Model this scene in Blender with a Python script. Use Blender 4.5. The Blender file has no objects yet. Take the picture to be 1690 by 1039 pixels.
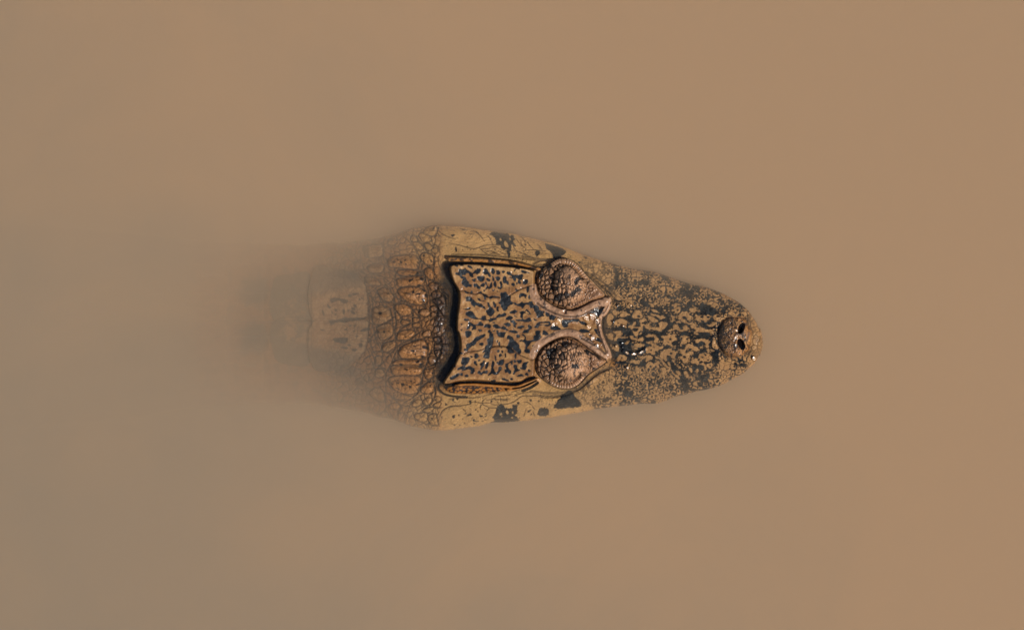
import bpy, math
import numpy as np
from mathutils import Vector

# ------------------------------------------------------------------ camera, sky, sun
K = 0.0005                       # metres per unit of the drawing grid (one grid unit = 0.5 mm)
CX, CY = 845.0, 519.5
scene = bpy.context.scene
cam_d = bpy.data.cameras.new("camera")
cam = bpy.data.objects.new("camera", cam_d)
scene.collection.objects.link(cam)
scene.camera = cam
CAM_H = 5.0
cam.location = (0, 0, CAM_H)
cam.rotation_euler = (0, 0, 0)
cam_d.sensor_width = 36.0
cam_d.lens = 36.0 * CAM_H / (1690 * K)
cam_d.clip_start = 0.05
cam_d.clip_end = 500.0

SUN_EL, SUN_AZ = math.radians(46), math.radians(-28)     # azimuth measured from +X
sd_ = Vector((math.cos(SUN_EL) * math.cos(SUN_AZ), math.cos(SUN_EL) * math.sin(SUN_AZ), math.sin(SUN_EL)))
world = bpy.data.worlds.new("World")
scene.world = world
world.use_nodes = True
wn = world.node_tree.nodes
bg = wn["Background"]
sky = wn.new("ShaderNodeTexSky")
sky.sky_type = 'NISHITA'
sky.sun_disc = False
sky.sun_elevation = SUN_EL
sky.sun_rotation = math.radians(90) - SUN_AZ
world.node_tree.links.new(sky.outputs[0], bg.inputs[0])
bg.inputs[1].default_value = 0.11
sun_d = bpy.data.lights.new("sun", 'SUN')
sun_d.energy = 4.2
sun_d.angle = math.radians(0.5)
sun_d.color = (1.0, 0.955, 0.89)
sun = bpy.data.objects.new("sun", sun_d)
scene.collection.objects.link(sun)
sun.rotation_euler = (-sd_).to_track_quat('-Z', 'Y').to_euler()
sun.location = sd_ * 10
scene.view_settings.view_transform = 'Standard'
scene.view_settings.look = 'None'
scene.view_settings.exposure = 0.0
scene.view_settings.gamma = 1.0
scene.view_settings.use_curve_mapping = False
cy = scene.cycles
cy.max_bounces = 12
cy.volume_bounces = 7
cy.diffuse_bounces = 3
cy.glossy_bounces = 3
cy.transparent_max_bounces = 10
cy.use_denoising = True
cy.sample_clamp_indirect = 4.0


# ------------------------------------------------------------------ drawing helpers (numpy)
S = 1.5
X0, X1, Y0, Y1 = 300, 1270, 345, 735
NXr, NYr = int((X1 - X0) * S) + 1, int((Y1 - Y0) * S) + 1
gx, gy = np.meshgrid(X0 + np.arange(NXr) / S, Y0 + np.arange(NYr) / S)   # [row=y, col=x]
rng = np.random.RandomState(7)


def sstep(a, b, v):
    t = np.clip((v - a) / (b - a), 0, 1)
    return t * t * (3 - 2 * t)


_tabs = {}


def vnoise(x, y, sc, seed=0):
    if seed not in _tabs:
        _tabs[seed] = np.random.RandomState(100 + seed).rand(256, 256)
    T = _tabs[seed]
    u, v = x / sc + 50.3, y / sc + 71.7
    iu, iv = np.floor(u).astype(int), np.floor(v).astype(int)
    fu, fv = u - iu, v - iv
    fu, fv = fu * fu * (3 - 2 * fu), fv * fv * (3 - 2 * fv)
    a, b = T[iv & 255, iu & 255], T[iv & 255, (iu + 1) & 255]
    c, d = T[(iv + 1) & 255, iu & 255], T[(iv + 1) & 255, (iu + 1) & 255]
    return (a * (1 - fu) + b * fu) * (1 - fv) + (c * (1 - fu) + d * fu) * fv


def fbm(x, y, sc, seed=0, o=4):
    r, amp, tot = 0, 1.0, 0
    for i in range(o):
        r = r + amp * vnoise(x, y, sc / 2 ** i, seed + i)
        tot += amp
        amp *= 0.55
    return r / tot


def voronoi(x, y, sc, seed=0, jit=0.85):
    r_ = np.random.RandomState(500 + seed)
    JX, JY = r_.rand(256, 256), r_.rand(256, 256)
    u, v = x / sc + 64, y / sc + 64
    iu, iv = np.floor(u).astype(int), np.floor(v).astype(int)
    f1 = np.full(u.shape, 9.0)
    f2 = np.full(u.shape, 9.0)
    idd = np.zeros(u.shape)
    for dy in (-1, 0, 1):
        for dx in (-1, 0, 1):
            cu, cv = iu + dx, iv + dy
            px = cu + 0.5 + (JX[cv & 255, cu & 255] - 0.5) * jit
            py = cv + 0.5 + (JY[cv & 255, cu & 255] - 0.5) * jit
            d = np.hypot(u - px, v - py)
            cid = JX[cv & 255, cu & 255]
            nf2 = np.where(d < f1, f1, np.minimum(f2, d))
            idd = np.where(d < f1, cid, idd)
            f1, f2 = np.minimum(f1, d), nf2
    return f1, f2, idd


TILES = {
    'A': (740, 430, 14.84), 'B': (810, 430, 14.84), 'C': (740, 490, 14.84), 'D': (810, 490, 14.84),
    'E': (740, 550, 14.84), 'F': (810, 550, 14.84), 'G': (720, 590, 14.84), 'H': (810, 590, 14.84),
    'S1': (1000, 430, 10.39), 'S2': (1000, 510, 10.39), 'S3': (1000, 590, 10.39), 'S4': (1090, 440, 10.39),
    'S5': (1090, 510, 10.39), 'S6': (1090, 580, 10.39), 'N1': (620, 370, 10.39), 'N2': (620, 460, 10.39),
    'N3': (620, 550, 10.39), 'N4': (580, 620, 9.39), 'N5': (500, 440, 10.39), 'N6': (500, 540, 10.39),
    'J7': (740, 360, 10.39), 'J8': (740, 625, 10.39), 'U': (860, 400, 7.42), 'L': (860, 530, 7.42),
    'I': (880, 480, 14.84), 'K': (960, 500, 14.84), 'R': (1160, 500, 8.66), 'P': (0, 0, 1.0)}


def polys(tile, txt):
    ox, oy, s = TILES[tile]
    out = []
    for part in txt.split(';'):
        v = [tuple(float(q) for q in p.split(',')) for p in part.split()]
        if v:
            a = np.array(v)
            out.append(np.stack([ox + a[:, 0] / s, oy + a[:, 1] / s], 1))
    return out


def smooth_closed(P, n=4):
    a, b, c, d = np.roll(P, 1, 0), P, np.roll(P, -1, 0), np.roll(P, -2, 0)
    out = []
    for k in range(n):
        t = k / n
        out.append(0.5 * (2 * b + (c - a) * t + (2 * a - 5 * b + 4 * c - d) * t * t + (3 * b - a - 3 * c + d) * t ** 3))
    return np.stack(out, 1).reshape(-1, 2)


def smooth_open(P, n=6):
    if len(P) < 3:
        return P
    Q = np.vstack([2 * P[0] - P[1], P, 2 * P[-1] - P[-2]])
    out = []
    for i in range(1, len(Q) - 2):
        a, b, c, d = Q[i - 1], Q[i], Q[i + 1], Q[i + 2]
        for k in range(n):
            t = k / n
            out.append(0.5 * (2 * b + (c - a) * t + (2 * a - 5 * b + 4 * c - d) * t * t + (3 * b - a - 3 * c + d) * t ** 3))
    out.append(Q[-2])
    return np.array(out)


def seg_dist(px, py, P, closed, want_t=False):
    best = np.full(px.shape, 1e9)
    bt = np.zeros(px.shape)
    n = len(P)
    acc = 0.0
    for i in range(n if closed else n - 1):
        a, b = P[i], P[(i + 1) % n]
        dx, dy = b - a
        L2 = dx * dx + dy * dy + 1e-12
        t = np.clip(((px - a[0]) * dx + (py - a[1]) * dy) / L2, 0, 1)
        d = (px - a[0] - t * dx) ** 2 + (py - a[1] - t * dy) ** 2
        if want_t:
            bt = np.where(d < best, acc + t * math.sqrt(L2), bt)
            acc += math.sqrt(L2)
        best = np.minimum(best, d)
    return (np.sqrt(best), bt) if want_t else np.sqrt(best)


def inside(px, py, P):
    c = np.zeros(px.shape, bool)
    n = len(P)
    for i in range(n):
        a, b = P[i], P[(i + 1) % n]
        if a[1] == b[1]:
            continue
        m = ((a[1] > py) != (b[1] > py)) & (px < (b[0] - a[0]) * (py - a[1]) / (b[1] - a[1]) + a[0])
        c ^= m
    return c


def window(P, pad):
    a, b = P.min(0) - pad, P.max(0) + pad
    i0, i1 = max(0, int((a[0] - X0) * S)), min(NXr, int((b[0] - X0) * S) + 2)
    j0, j1 = max(0, int((a[1] - Y0) * S)), min(NYr, int((b[1] - Y0) * S) + 2)
    return slice(j0, j1), slice(i0, i1)


def sdf(P, pad):          # positive inside
    w = window(P, pad)
    px, py = gx[w], gy[w]
    d = seg_dist(px, py, P, True)
    return w, np.where(inside(px, py, P), d, -d)


edge_n = (vnoise(gx, gy, 1.7, 31) - 0.5) * 1.1 + (vnoise(gx, gy, 3.6, 32) - 0.5) * 0.9


def fill(mask, P, grow=0.0, soft=0.55, rough=0.6, val=1.0):
    Q = smooth_closed(P) if len(P) > 3 else P
    w, d = sdf(Q, 4)
    m = sstep(-soft, soft, d + grow + edge_n[w] * rough) * val
    mask[w] = np.maximum(mask[w], m)


def erase(mask, P, grow=0.0):
    Q = smooth_closed(P)
    w, d = sdf(Q, 4)
    mask[w] *= 1 - sstep(-.5, .5, d + grow + edge_n[w] * .4)


def stroke(mask, P, width, val=1.0, taper=True, rough=0.3):
    Q = smooth_open(P)
    w = window(Q, width + 3)
    d, t = seg_dist(gx[w], gy[w], Q, False, True)
    tt = t / max(t.max(), 1e-6)
    ww = width * (0.45 + 0.55 * np.sin(np.pi * np.clip(tt, 0.04, 0.96))) if taper else width
    m = sstep(-.6, .6, ww * 0.5 - d + edge_n[w] * rough) * val
    mask[w] = np.maximum(mask[w], m)


def full_sdf(P, pad=60):
    out = np.full(gx.shape, -float(pad))
    w, d = sdf(P, pad)
    out[w] = np.maximum(d, -pad)
    return out


def ridge_field(P, half, closed=False):
    """0..1 rounded bump along a line, and the distance travelled along it"""
    Q = smooth_open(P)
    w = window(Q, half * 2.2)
    d, t = seg_dist(gx[w], gy[w], Q, False, True)
    out = np.zeros(gx.shape)
    tt = np.zeros(gx.shape)
    out[w] = np.sqrt(np.clip(1 - (d / half) ** 2, 0, 1))
    tt[w] = t
    return out, tt


def blur(a, n=1):
    for _ in range(n):
        p = np.pad(a, 1, mode='edge')
        a = (p[1:-1, 1:-1] * 4 + (p[:-2, 1:-1] + p[2:, 1:-1] + p[1:-1, :-2] + p[1:-1, 2:]) * 2
             + p[:-2, :-2] + p[:-2, 2:] + p[2:, :-2] + p[2:, 2:]) / 16
    return a


# ------------------------------------------------------------------ traced outlines
SPOTS = [('A', """175,300 255,290 265,205 300,195 330,212 385,205 405,178 450,215 520,260 600,300 650,240 690,230 710,195 770,195 795,235 760,295 700,340 660,315 610,335 605,410 540,390 510,340 500,310 430,320 420,350 340,360 350,385 410,395 450,470 495,520 510,570 560,580 570,640 530,645 490,630 440,655 380,620 330,570 330,510 350,450 300,415 280,370 190,345;
150,95 220,95 240,125 220,150 170,140;240,60 290,60 370,115 345,130 300,130 265,100;475,125 520,125 590,165 590,200 550,195 490,160;795,130 830,110 865,130 850,165 815,160;
840,285 880,260 865,205 920,190 970,250 1040,360 1020,405 985,380 950,335 890,335;1050,200 1100,190 1140,260 1115,325 1070,320 1045,260;1180,240 1230,235 1275,310 1250,340 1190,330 1175,280;1310,260 1350,240 1390,270 1360,300 1320,290;
715,390 860,385 885,430 860,490 800,520 740,480 710,440;575,465 650,445 670,475 640,520 600,500;620,580 700,570 720,600 785,660 760,700 700,670 680,640 630,640;790,600 850,550 885,570 870,630 800,630;930,440 980,435 1020,480 1000,515 950,480;1070,390 1100,400 1130,470 1110,510 1080,480;1165,395 1240,390 1270,430 1240,495 1190,490 1160,440;
905,505 940,530 950,600 1000,640 1030,560 1055,520 1070,580 1070,640 1020,690 960,680 910,710 920,640 940,600 905,560;1110,520 1150,500 1175,580 1150,650 1110,600;1250,530 1290,510 1320,590 1300,690 1240,690 1200,660 1215,630 1260,650 1275,600;1060,690 1090,720 1130,700 1120,740 1090,750;
640,815 740,780 800,740 830,790 920,830 970,880 920,900 915,940 880,940 870,870 800,810 720,800;380,730 430,740 490,790 450,805 400,780;1010,880 1100,860 1180,870 1240,890 1240,910 1100,900 1020,940;715,930 760,920 800,970 890,985 830,1000 740,965;860,725 885,720 895,745 870,755;555,745 590,745 590,800 550,800;0,90 60,75 120,100 90,120 0,125;1170,740 1210,735 1205,770"""),
('D', """235,-100 310,-112 380,-110 430,-50 490,-20 490,90 560,130 600,130 640,170 700,160 770,110 800,140 920,130 1000,110 1040,180 1060,200 1130,190 1180,250 1170,290 1240,340 1310,350 1300,380 1270,400 1300,460 1240,480 1150,500 1120,440 1080,350 1030,270 980,270 930,190 850,190 780,280 730,240 650,210 590,190 560,150 520,180 440,210 380,320 320,320 270,260 240,190 190,150 230,100 250,0;
450,375 540,330 600,315 645,350 600,390 540,410;365,530 430,470 480,460 540,500 510,550 440,560;475,570 560,570 600,620 640,650 600,680 610,740 560,720 550,640 490,610;320,660 390,630 450,640 485,680 420,720 360,690;640,740 720,700 760,690 830,715 770,750 740,785 670,770;
610,550 720,545 760,530 720,470 730,430 700,360 800,345 830,350 870,290 930,340 980,410 930,430 870,390 810,400 780,450 780,520 830,560 900,520 950,510 1000,560 960,600 850,605 740,590 650,580;
1060,720 1100,690 1150,620 1300,600 1430,600 1470,650 1440,700 1340,710 1290,680 1200,690 1150,750 1090,755;900,700 940,680 1000,730 990,770 940,810 900,880 780,880 780,850 830,800 880,800 920,770;440,830 500,810 600,820 660,860 600,890 530,880;
1080,840 1130,820 1215,840 1200,900 1230,970 1180,1050 1100,1080 1000,1090 940,1170 880,1240 880,1300 840,1240 850,1150 780,1090 700,1070 740,1045 800,1050 830,1000 800,950 750,920 800,910 840,940 860,1000 870,1060 960,1060 1040,1040 1050,950 1100,920;
1270,890 1290,810 1360,840 1420,920 1340,935 1280,910;1060,560 1050,520 1100,540 1140,550 1110,575;1350,340 1430,350 1430,460 1360,460;620,930 700,925 700,990 640,990;170,940 190,870 350,860 320,980 240,980;570,460 630,470 630,490;140,820 180,825 175,890 140,890;545,765 570,768 560,785;1490,440 1560,420 1600,480 1540,560 1480,540;830,1290 940,1270 950,1370 840,1350"""),
('C', """430,0 540,0 620,70 690,140 760,150 830,190 890,240 910,300 850,270 760,240 700,200 660,200 650,240 600,220 560,180 540,120 500,90 430,100 440,50;365,285 450,280 540,250 545,275 480,315 400,305;
430,380 480,345 560,340 620,400 680,490 790,520 840,470 900,460 930,540 990,550 1040,515 1150,510 1230,410 1300,430 1370,385 1415,410 1390,460 1290,490 1180,510 1180,550 1100,565 1010,620 990,570 900,570 840,570 780,545 620,530 520,490 430,440;
385,545 440,530 520,555 460,580 400,570;490,620 530,605 600,650 660,680 720,650 780,600 850,660 840,690 760,700 680,700 670,780 570,800 600,740 560,700 520,760 450,780 460,730 490,690;880,740 900,670 980,660 1040,690 1020,760 950,740;
1085,690 1180,660 1240,710 1290,740 1350,710 1400,750 1460,815 1380,800 1290,770 1200,765 1120,740;730,790 800,790 820,820 770,850 735,820;420,840 560,840 555,910 480,990 425,950;950,130 1000,140 1030,230 1110,300 1130,370 1050,470 960,430 920,340 960,310 990,260 960,190;
1090,110 1130,130 1170,190 1145,260 1100,210;1190,240 1230,240 1225,290 1235,350 1180,320;1080,620 1130,610 1135,630 1090,635;970,830 1020,800 1050,840 1130,810 1120,830 1060,850 1090,930 1110,1039 1000,1039 1000,960 1010,900;700,335 730,340 725,370;310,655 350,665 320,680;300,800 340,800 320,825"""),
('E', """1010,0 1090,0 1080,60 1110,110 1100,200 1080,300 1060,340 1030,420 1010,520 990,610 940,600 860,590 850,560 880,500 890,440 840,480 850,430 890,400 910,310 960,260 960,190 940,150 1000,110;
660,100 760,60 860,20 910,25 880,80 800,130 700,190 650,270 560,320 500,380 480,420 420,430 370,400 400,370 440,370 440,280 490,230 540,230;740,270 800,225 850,240 840,290 790,290;340,600 400,585 515,590 500,690 460,740 400,780 320,735 330,660;
220,860 280,820 380,780 430,820 520,795 630,850 640,920 600,980 545,970 550,900 500,870 420,890 340,910 330,870 240,890;645,500 700,490 740,550 700,605 650,590;520,540 570,545 590,580 550,590;620,700 670,670 705,770 640,750;730,650 765,625 775,665 740,675;
770,740 830,700 860,660 900,665 890,720 860,800 800,880 780,870 800,800;930,710 980,690 990,720 970,810 930,860 900,830;720,940 770,905 800,950 870,920 960,910 960,940 940,970 850,980 800,1015 740,990;
1070,690 1110,680 1120,750 1110,860 1150,940 1210,920 1230,830 1280,810 1305,850 1270,920 1200,1000 1130,1010 1060,980 1000,1020 970,1020 1030,930 1050,820;1130,530 1160,560 1180,620 1160,670 1140,640;1185,690 1230,700 1270,650 1340,630 1365,680 1340,750 1240,775 1200,740;
1195,420 1230,400 1250,430 1220,460 1195,450;1290,430 1330,425 1345,465 1305,475;1235,540 1270,490 1305,520 1300,560 1250,575;1380,500 1410,490 1410,570 1385,570;1180,190 1220,160 1210,215;1240,210 1260,220 1260,310 1230,300;120,780 170,780 170,810 130,815;270,470 330,460 350,500 280,500"""),
('F', """400,80 440,45 530,90 560,150 640,210 690,290 700,350 740,410 740,470 700,500 620,440 540,370 500,320 560,440 560,480 410,470 410,400 370,340 400,310 420,260 440,230 450,150 400,130;350,790 360,740 430,710 540,650 530,700 520,770 480,720 430,740 420,830 460,870 510,930 470,990 400,950 360,960 335,880 370,860;
550,790 590,755 640,790 650,850 710,890 660,920 600,950 570,1000 540,980 570,900 580,860;640,650 750,640 750,700 720,735 650,700;770,740 820,710 910,690 900,720 870,760 880,810 850,880 800,890 740,860 720,830 760,830;905,890 940,870 975,910 930,935;570,640 620,680 600,710 570,690;580,490 630,500 620,580 590,610;210,330 280,330 270,360;870,400 940,390 940,470 900,480;1010,300 1060,280 1120,320 1070,350"""),
('G', "330,480 420,440 480,400 550,375 560,420 500,470 420,520 360,530 330,500;590,390 640,360 650,420 610,435;700,430 750,400 785,430 750,470 710,455;1340,560 1400,535 1460,550 1440,580 1360,580;1440,460 1475,455 1460,475;1290,510 1320,505 1310,530"),
('H', "640,440 690,410 750,400 800,430 780,445 650,460;835,400 880,370 920,420 900,440;270,510 340,495 400,530 440,560 380,565 290,540;470,500 520,495 540,540 500,550"),
('B', """380,300 420,270 480,290 520,340 560,350 640,345 700,350 760,330 785,380 760,460 700,470 650,430 610,420 600,490 560,490 530,440 450,420 460,400 510,410 500,380 420,340;665,490 710,490 740,560 690,570 660,530;775,560 800,500 850,465 890,470 910,520 890,570 820,575;500,560 550,545 590,590 550,625 505,600;620,540 650,540 650,580 625,585;
290,440 330,375 375,400 380,480 430,510 440,590 400,580 370,550 310,545;740,240 800,240 930,285 940,305 880,305 760,290;600,170 700,190 700,215 620,200;600,660 640,700 690,720 620,740;880,640 940,650 920,760 880,760;690,860 730,800 790,795 870,830 860,900 870,940 830,890 790,870 740,880 710,915;560,240 610,215 600,250 570,265;430,650 455,650 450,690;1110,930 1135,925 1130,975 1110,970;920,850 960,850 950,940 920,920""")]
SPOTS += [('I', "430,930 450,860 560,850 640,900 680,950 560,960;700,720 870,700 1100,680 1100,740 900,760 850,860 880,930 980,960 1020,1000 900,950 840,880 760,900 720,860;580,640 640,600 740,640 640,670;400,600 500,570 530,640 420,710;310,480 390,470 370,610 310,600;420,455 480,460 460,490;1240,560 1380,490 1484,470 1484,540 1350,560 1270,610;1120,960 1240,930 1380,980 1200,1020;1120,740 1260,760 1310,820 1180,800"),
          ('K', "70,280 200,180 330,130 420,150 560,100 440,300 400,340 330,270 300,230 180,220;0,660 100,650 200,700 100,720 0,720;150,760 270,790 220,810;0,810 100,820 250,930 300,1010 240,1000 120,900;340,900 400,840 470,900 500,960 430,940;300,640 390,640 380,700 440,830 400,800;0,490 120,500 110,530 0,520")]
HOLES = [('D', "860,335 890,360 940,400 900,405 850,370;1300,640 1400,640 1390,670 1200,665 1230,640"), ('A', "430,325 500,320 520,400 600,420 500,500 450,440")]
FISS = [('A', "250,745 330,740 410,750 560,800 670,822 790,785 960,885 1010,890 1240,905"), ('B', "440,860 560,790 700,710 850,650 980,610 1070,600"),
        ('E', "370,505 460,455 560,440 760,410 900,350;1060,335 1130,310 1260,310 1400,325 1484,330"), ('F', "0,330 180,310 380,320 560,430 700,520 860,590 980,640 1100,620")]
JAW_SPOTS = [('J7', """720,270 760,240 860,245 950,260 1040,275 1050,320 1080,280 1130,330 1150,360 1100,400 1170,470 1140,485 1070,420 1080,500 1070,550 990,530 980,550 900,490 950,460 830,450 820,400 800,340 780,310;45,285 90,270 110,295 70,320;90,210 150,225 110,225;190,170 280,190 320,195 250,200;245,240 320,265 280,270;345,260 450,275 380,280;390,310 425,320 405,335;460,430 490,385 480,440;270,360 300,355 285,370;320,415 350,420 330,430;110,520 130,490 150,530 135,570;230,515 250,550 240,555;
1300,440 1330,435 1330,465 1305,460;1530,490 1580,515 1560,525;1450,410 1480,420 1465,430;1485,570 1550,555 1575,600 1510,650 1490,610;1350,590 1380,595 1365,615;1430,580 1450,585 1440,595;390,210 500,230 510,265 470,240;1000,550 1040,545 1060,600 1050,680 1020,640;-260,150 -230,140 -240,190 -270,200;-190,150 -150,170 -180,190;-60,-0 -20,10 -50,20;780,520 830,530 800,545"""),
('U', "300,10 370,40 470,60 550,110 500,160 440,210 400,190 380,130 320,80;590,150 620,160 610,190;760,170 820,180 800,200;690,230 740,240 720,260"),
('J8', """860,450 930,440 980,510 1000,490 1040,510 1100,500 1110,450 1190,450 1170,500 1180,580 1140,620 1190,680 1210,720 1000,735 740,755 800,700 760,660 800,600 830,530;70,650 90,610 120,620 100,650 90,680;160,630 180,600 210,635;260,580 310,590 280,605;305,635 330,610 380,590 400,620 350,635;540,630 590,630 570,660 540,650;610,650 660,620 640,650;415,700 450,680 460,710 520,720 510,740 430,725;250,770 280,740 290,770;80,780 130,785 100,800;360,500 385,515 375,525;495,550 520,560 505,570;445,550 480,480 480,530;620,690 640,700 625,715;1360,550 1430,520 1400,560 1370,575;1400,620 1420,590 1440,600 1420,635;1390,350 1420,350 1425,380 1395,385;1435,400 1460,405 1445,425;1540,370 1565,365 1560,395 1540,390;1380,690 1450,680 1440,695;1540,600 1560,520 1640,500 1700,520 1700,620 1580,630;130,330 180,340 150,370;360,380 390,370 380,430 360,420;280,280 310,290 300,320;720,380 740,365 760,390 730,400;1180,400 1220,400 1210,440 1180,430;230,680 255,680 245,700;430,750 460,760 440,775"""),
('L', "510,900 600,850 660,920 700,960 720,1039 420,1060 450,980;690,860 710,855 705,875;750,845 775,850 760,865")]
JAW_HOLES = [('J7', "875,350 900,345 915,380 890,385;1040,340 1070,340 1060,380;960,400 980,390 1030,470 1000,500 960,460"),
             ('J8', "880,600 910,580 920,610 890,625;985,560 1010,535 1035,580 1010,605;1085,570 1110,550 1110,600;1070,660 1110,650 1100,680;905,635 925,635 915,655")]
JAW_LINES = [('J7', "390,210 480,230 520,270 580,340 620,400;640,280 710,340 750,440;0,420 200,465 420,520 520,500 640,460 850,450;520,500 600,570 660,610 760,650;1080,540 1200,570 1380,650 1500,690 1662,700;1150,340 1220,430 1250,480;1230,370 1260,460 1330,520;1350,400 1400,470 1450,520;1520,440 1580,500 1610,550;1290,560 1300,600 1400,660;1310,550 1450,540 1662,560;-210,160 -130,250 0,320 120,350;700,500 800,490 900,530;620,560 760,570 860,620;700,600 820,600 900,640;850,560 980,620;560,520 700,520;1110,480 1150,540;1200,300 1260,330 1330,420"),
             ('J8', "0,510 60,470 180,460 370,430 390,400 490,400 580,410 720,410;0,340 300,320 450,320 600,290;650,330 590,370 585,430 690,490 650,550;690,490 860,500;720,380 740,430 880,440 1100,400 1250,300 1400,290 1500,290 1662,270;1290,390 1360,400 1440,460;1440,470 1480,520;740,340 790,330 810,370;890,300 900,400;1000,320 1000,380;600,290 760,250 900,240;650,360 740,350 900,350 1050,340;780,300 930,290 1100,260;1100,300 1240,250 1400,220;1130,260 1180,300;920,370 1010,360;1290,640 1330,520;1450,560 1480,640;1080,230 1250,170;830,380 860,430;560,420 540,520;230,500 300,560")]
TAN = [('S5', """0,220 100,230 115,260 80,300 40,340 0,390;0,100 40,110 90,140 70,155 0,170;300,120 360,50 430,40 495,65 490,100 540,125 525,175 490,185 450,170 470,140 410,110 385,130 390,165 430,190 470,230 550,230 545,265 440,260 385,225 350,190 310,170;160,215 200,190 180,110 230,105 245,150 240,200 350,215 340,235 240,225;
215,300 230,250 290,270 330,330 380,340 370,290 440,280 490,330 470,360 400,380 350,400 310,370 290,350 240,345 140,385 140,350 220,335;530,310 540,260 620,255 600,300 650,320 690,285 740,330 870,350 915,380 890,420 830,410 760,390 640,395 605,400 660,430 600,475 570,460 570,400 600,360;
20,460 110,450 160,390 180,430 240,420 260,480 290,520 240,550 190,570 200,610 270,620 250,645 200,640 120,610 60,600 60,530;350,460 420,450 460,480 440,510 470,540 430,600 360,590 345,550 370,500;580,530 650,505 770,505 860,555 830,600 830,640 800,660 760,640 770,590 700,540 640,575;
350,680 410,670 450,600 540,600 570,640 640,650 665,710 600,720 540,700 500,725 540,725 570,760 510,770 490,800 490,870 520,880 500,900 400,920 360,860 300,830 330,810 380,810 350,750 340,710;510,890 580,845 640,870 665,910 640,945 590,920 530,930;100,700 180,680 210,710 300,720 260,770 245,840 210,850 180,810 110,780;0,740 60,740 100,800 90,850 50,870 60,940 0,880;
650,800 720,750 800,760 850,780 890,830 830,890 760,900 680,880;600,90 680,100 720,110 850,100 860,150 780,215 740,200 700,220 640,210 610,160;910,110 960,80 1030,90 1039,150 1000,220 950,200 915,160;790,250 830,270 890,220 960,220 960,260 890,295 830,290;470,0 560,10 670,20 660,50 590,45 570,75 530,60 500,30;240,20 340,0 330,50 270,65;900,490 940,500 940,560 990,640 980,690 900,670 890,620;700,660 760,650 740,690;790,690 860,680 930,715 850,740 800,720;0,620 40,630 30,670 0,700;
660,940 740,920 790,1000 770,1039 740,960;790,950 870,920 900,970 860,1010 800,1000;180,870 240,880 340,960 350,1020 310,1000 260,940;120,900 160,910 170,980 130,960;60,900 110,960 200,1010 150,1020 60,960;20,1000 80,990 110,1039 20,1039"""),
('S2', """690,250 740,240 770,290 830,310 920,300 910,230 1039,225 1030,290 960,370 920,380 860,350 740,350 690,320;380,290 460,270 470,230 510,230 510,290 600,300 570,200 600,190 620,240 690,270 640,300 630,380 580,370 560,440 510,460 460,420 430,390 400,350;410,460 460,450 500,500 580,490 640,480 650,530 600,550 530,530 490,520 420,500;480,620 540,585 650,590 670,620 600,645 540,660;
680,450 760,420 850,430 860,470 900,510 890,570 850,590 800,560 790,590 700,580 700,560 780,550 820,520 820,480 700,475;690,670 740,640 790,640 790,590 860,590 890,630 960,630 970,660 900,720 850,720 840,780 780,780 760,740 690,760;460,60 540,20 620,40 630,100 600,160 540,165 470,150 450,100;710,120 780,120 850,160 900,200 880,225 760,205;750,90 880,90 960,120 1039,140 950,165 900,140 800,110;120,30 200,25 225,60 190,100 130,90;240,90 300,40 370,60 410,100 320,130 250,120;
20,140 70,70 130,120 120,250 30,270;130,260 180,170 290,170 380,220 330,290 180,290;20,310 70,300 90,350 30,350;130,390 180,370 260,370 280,430 200,450;20,450 80,410 120,460 110,520 50,500;150,480 220,440 280,460 390,480 300,500 230,490 160,550;100,660 170,600 240,650 200,720;330,570 400,540 390,590 340,600;210,800 260,770 340,800 370,860 280,880 170,880;560,830 660,800 740,790 810,820 770,870 700,900 640,860;
700,920 780,900 820,930 900,890 920,940 900,1000 850,960 800,1039 700,1000;840,810 920,830 990,880 1039,870 1039,700 970,720 940,780 1000,900 930,870;940,460 1039,460 1039,600 990,600 980,520;430,890 560,870 590,920 520,935 430,920;600,180 660,150 700,180 690,210 620,215;630,10 720,0 740,30 660,35;780,0 860,20 910,60 850,50 790,30"""),
('S6', """20,310 60,260 90,300 150,310 140,350 100,350 110,410 70,420 50,370 20,350;140,450 180,400 230,420 270,470 220,520 210,560 170,540 140,500;150,290 200,300 240,380 200,370;240,390 300,410 340,480 340,520 290,480;260,320 330,340 340,390 280,380;390,390 420,340 470,370 490,450 440,430;360,480 420,460 480,540 440,550 380,510;480,290 520,270 545,330 520,355;600,330 640,290 660,340 630,360;700,320 730,330 740,370 710,350;580,400 610,410 620,440;600,470 630,450 650,500 620,520;550,490 580,490 590,520 560,530;460,480 500,480 510,505 480,505;650,560 700,540 740,590 700,580;720,400 760,370 800,400 850,440 810,460 780,430 740,450;730,480 800,480 780,515 740,505;400,270 430,260 420,300;450,230 480,230 490,260;520,240 545,235 540,260;670,300 700,310 690,330"""),
('S4', """240,740 280,680 330,680 335,760 290,800 250,780;180,740 220,720 240,760 170,760;190,660 260,630 330,630 320,670 250,700;420,450 450,440 460,470 430,485;360,470 390,480 370,500;330,540 350,530 360,570 320,580;400,540 440,530 470,560 490,590 440,600 420,570;390,610 440,620 440,640 400,630;480,730 560,700 620,720 600,790 550,790 510,770;550,670 600,690 650,710 620,720 570,690;620,440 650,440 640,520 650,550 620,550 610,500;530,460 580,460 560,490;700,480 760,500 800,540 760,550;720,430 780,470 760,500 730,470;580,620 620,620 610,650;650,620 680,620 670,660 640,640""")]
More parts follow.
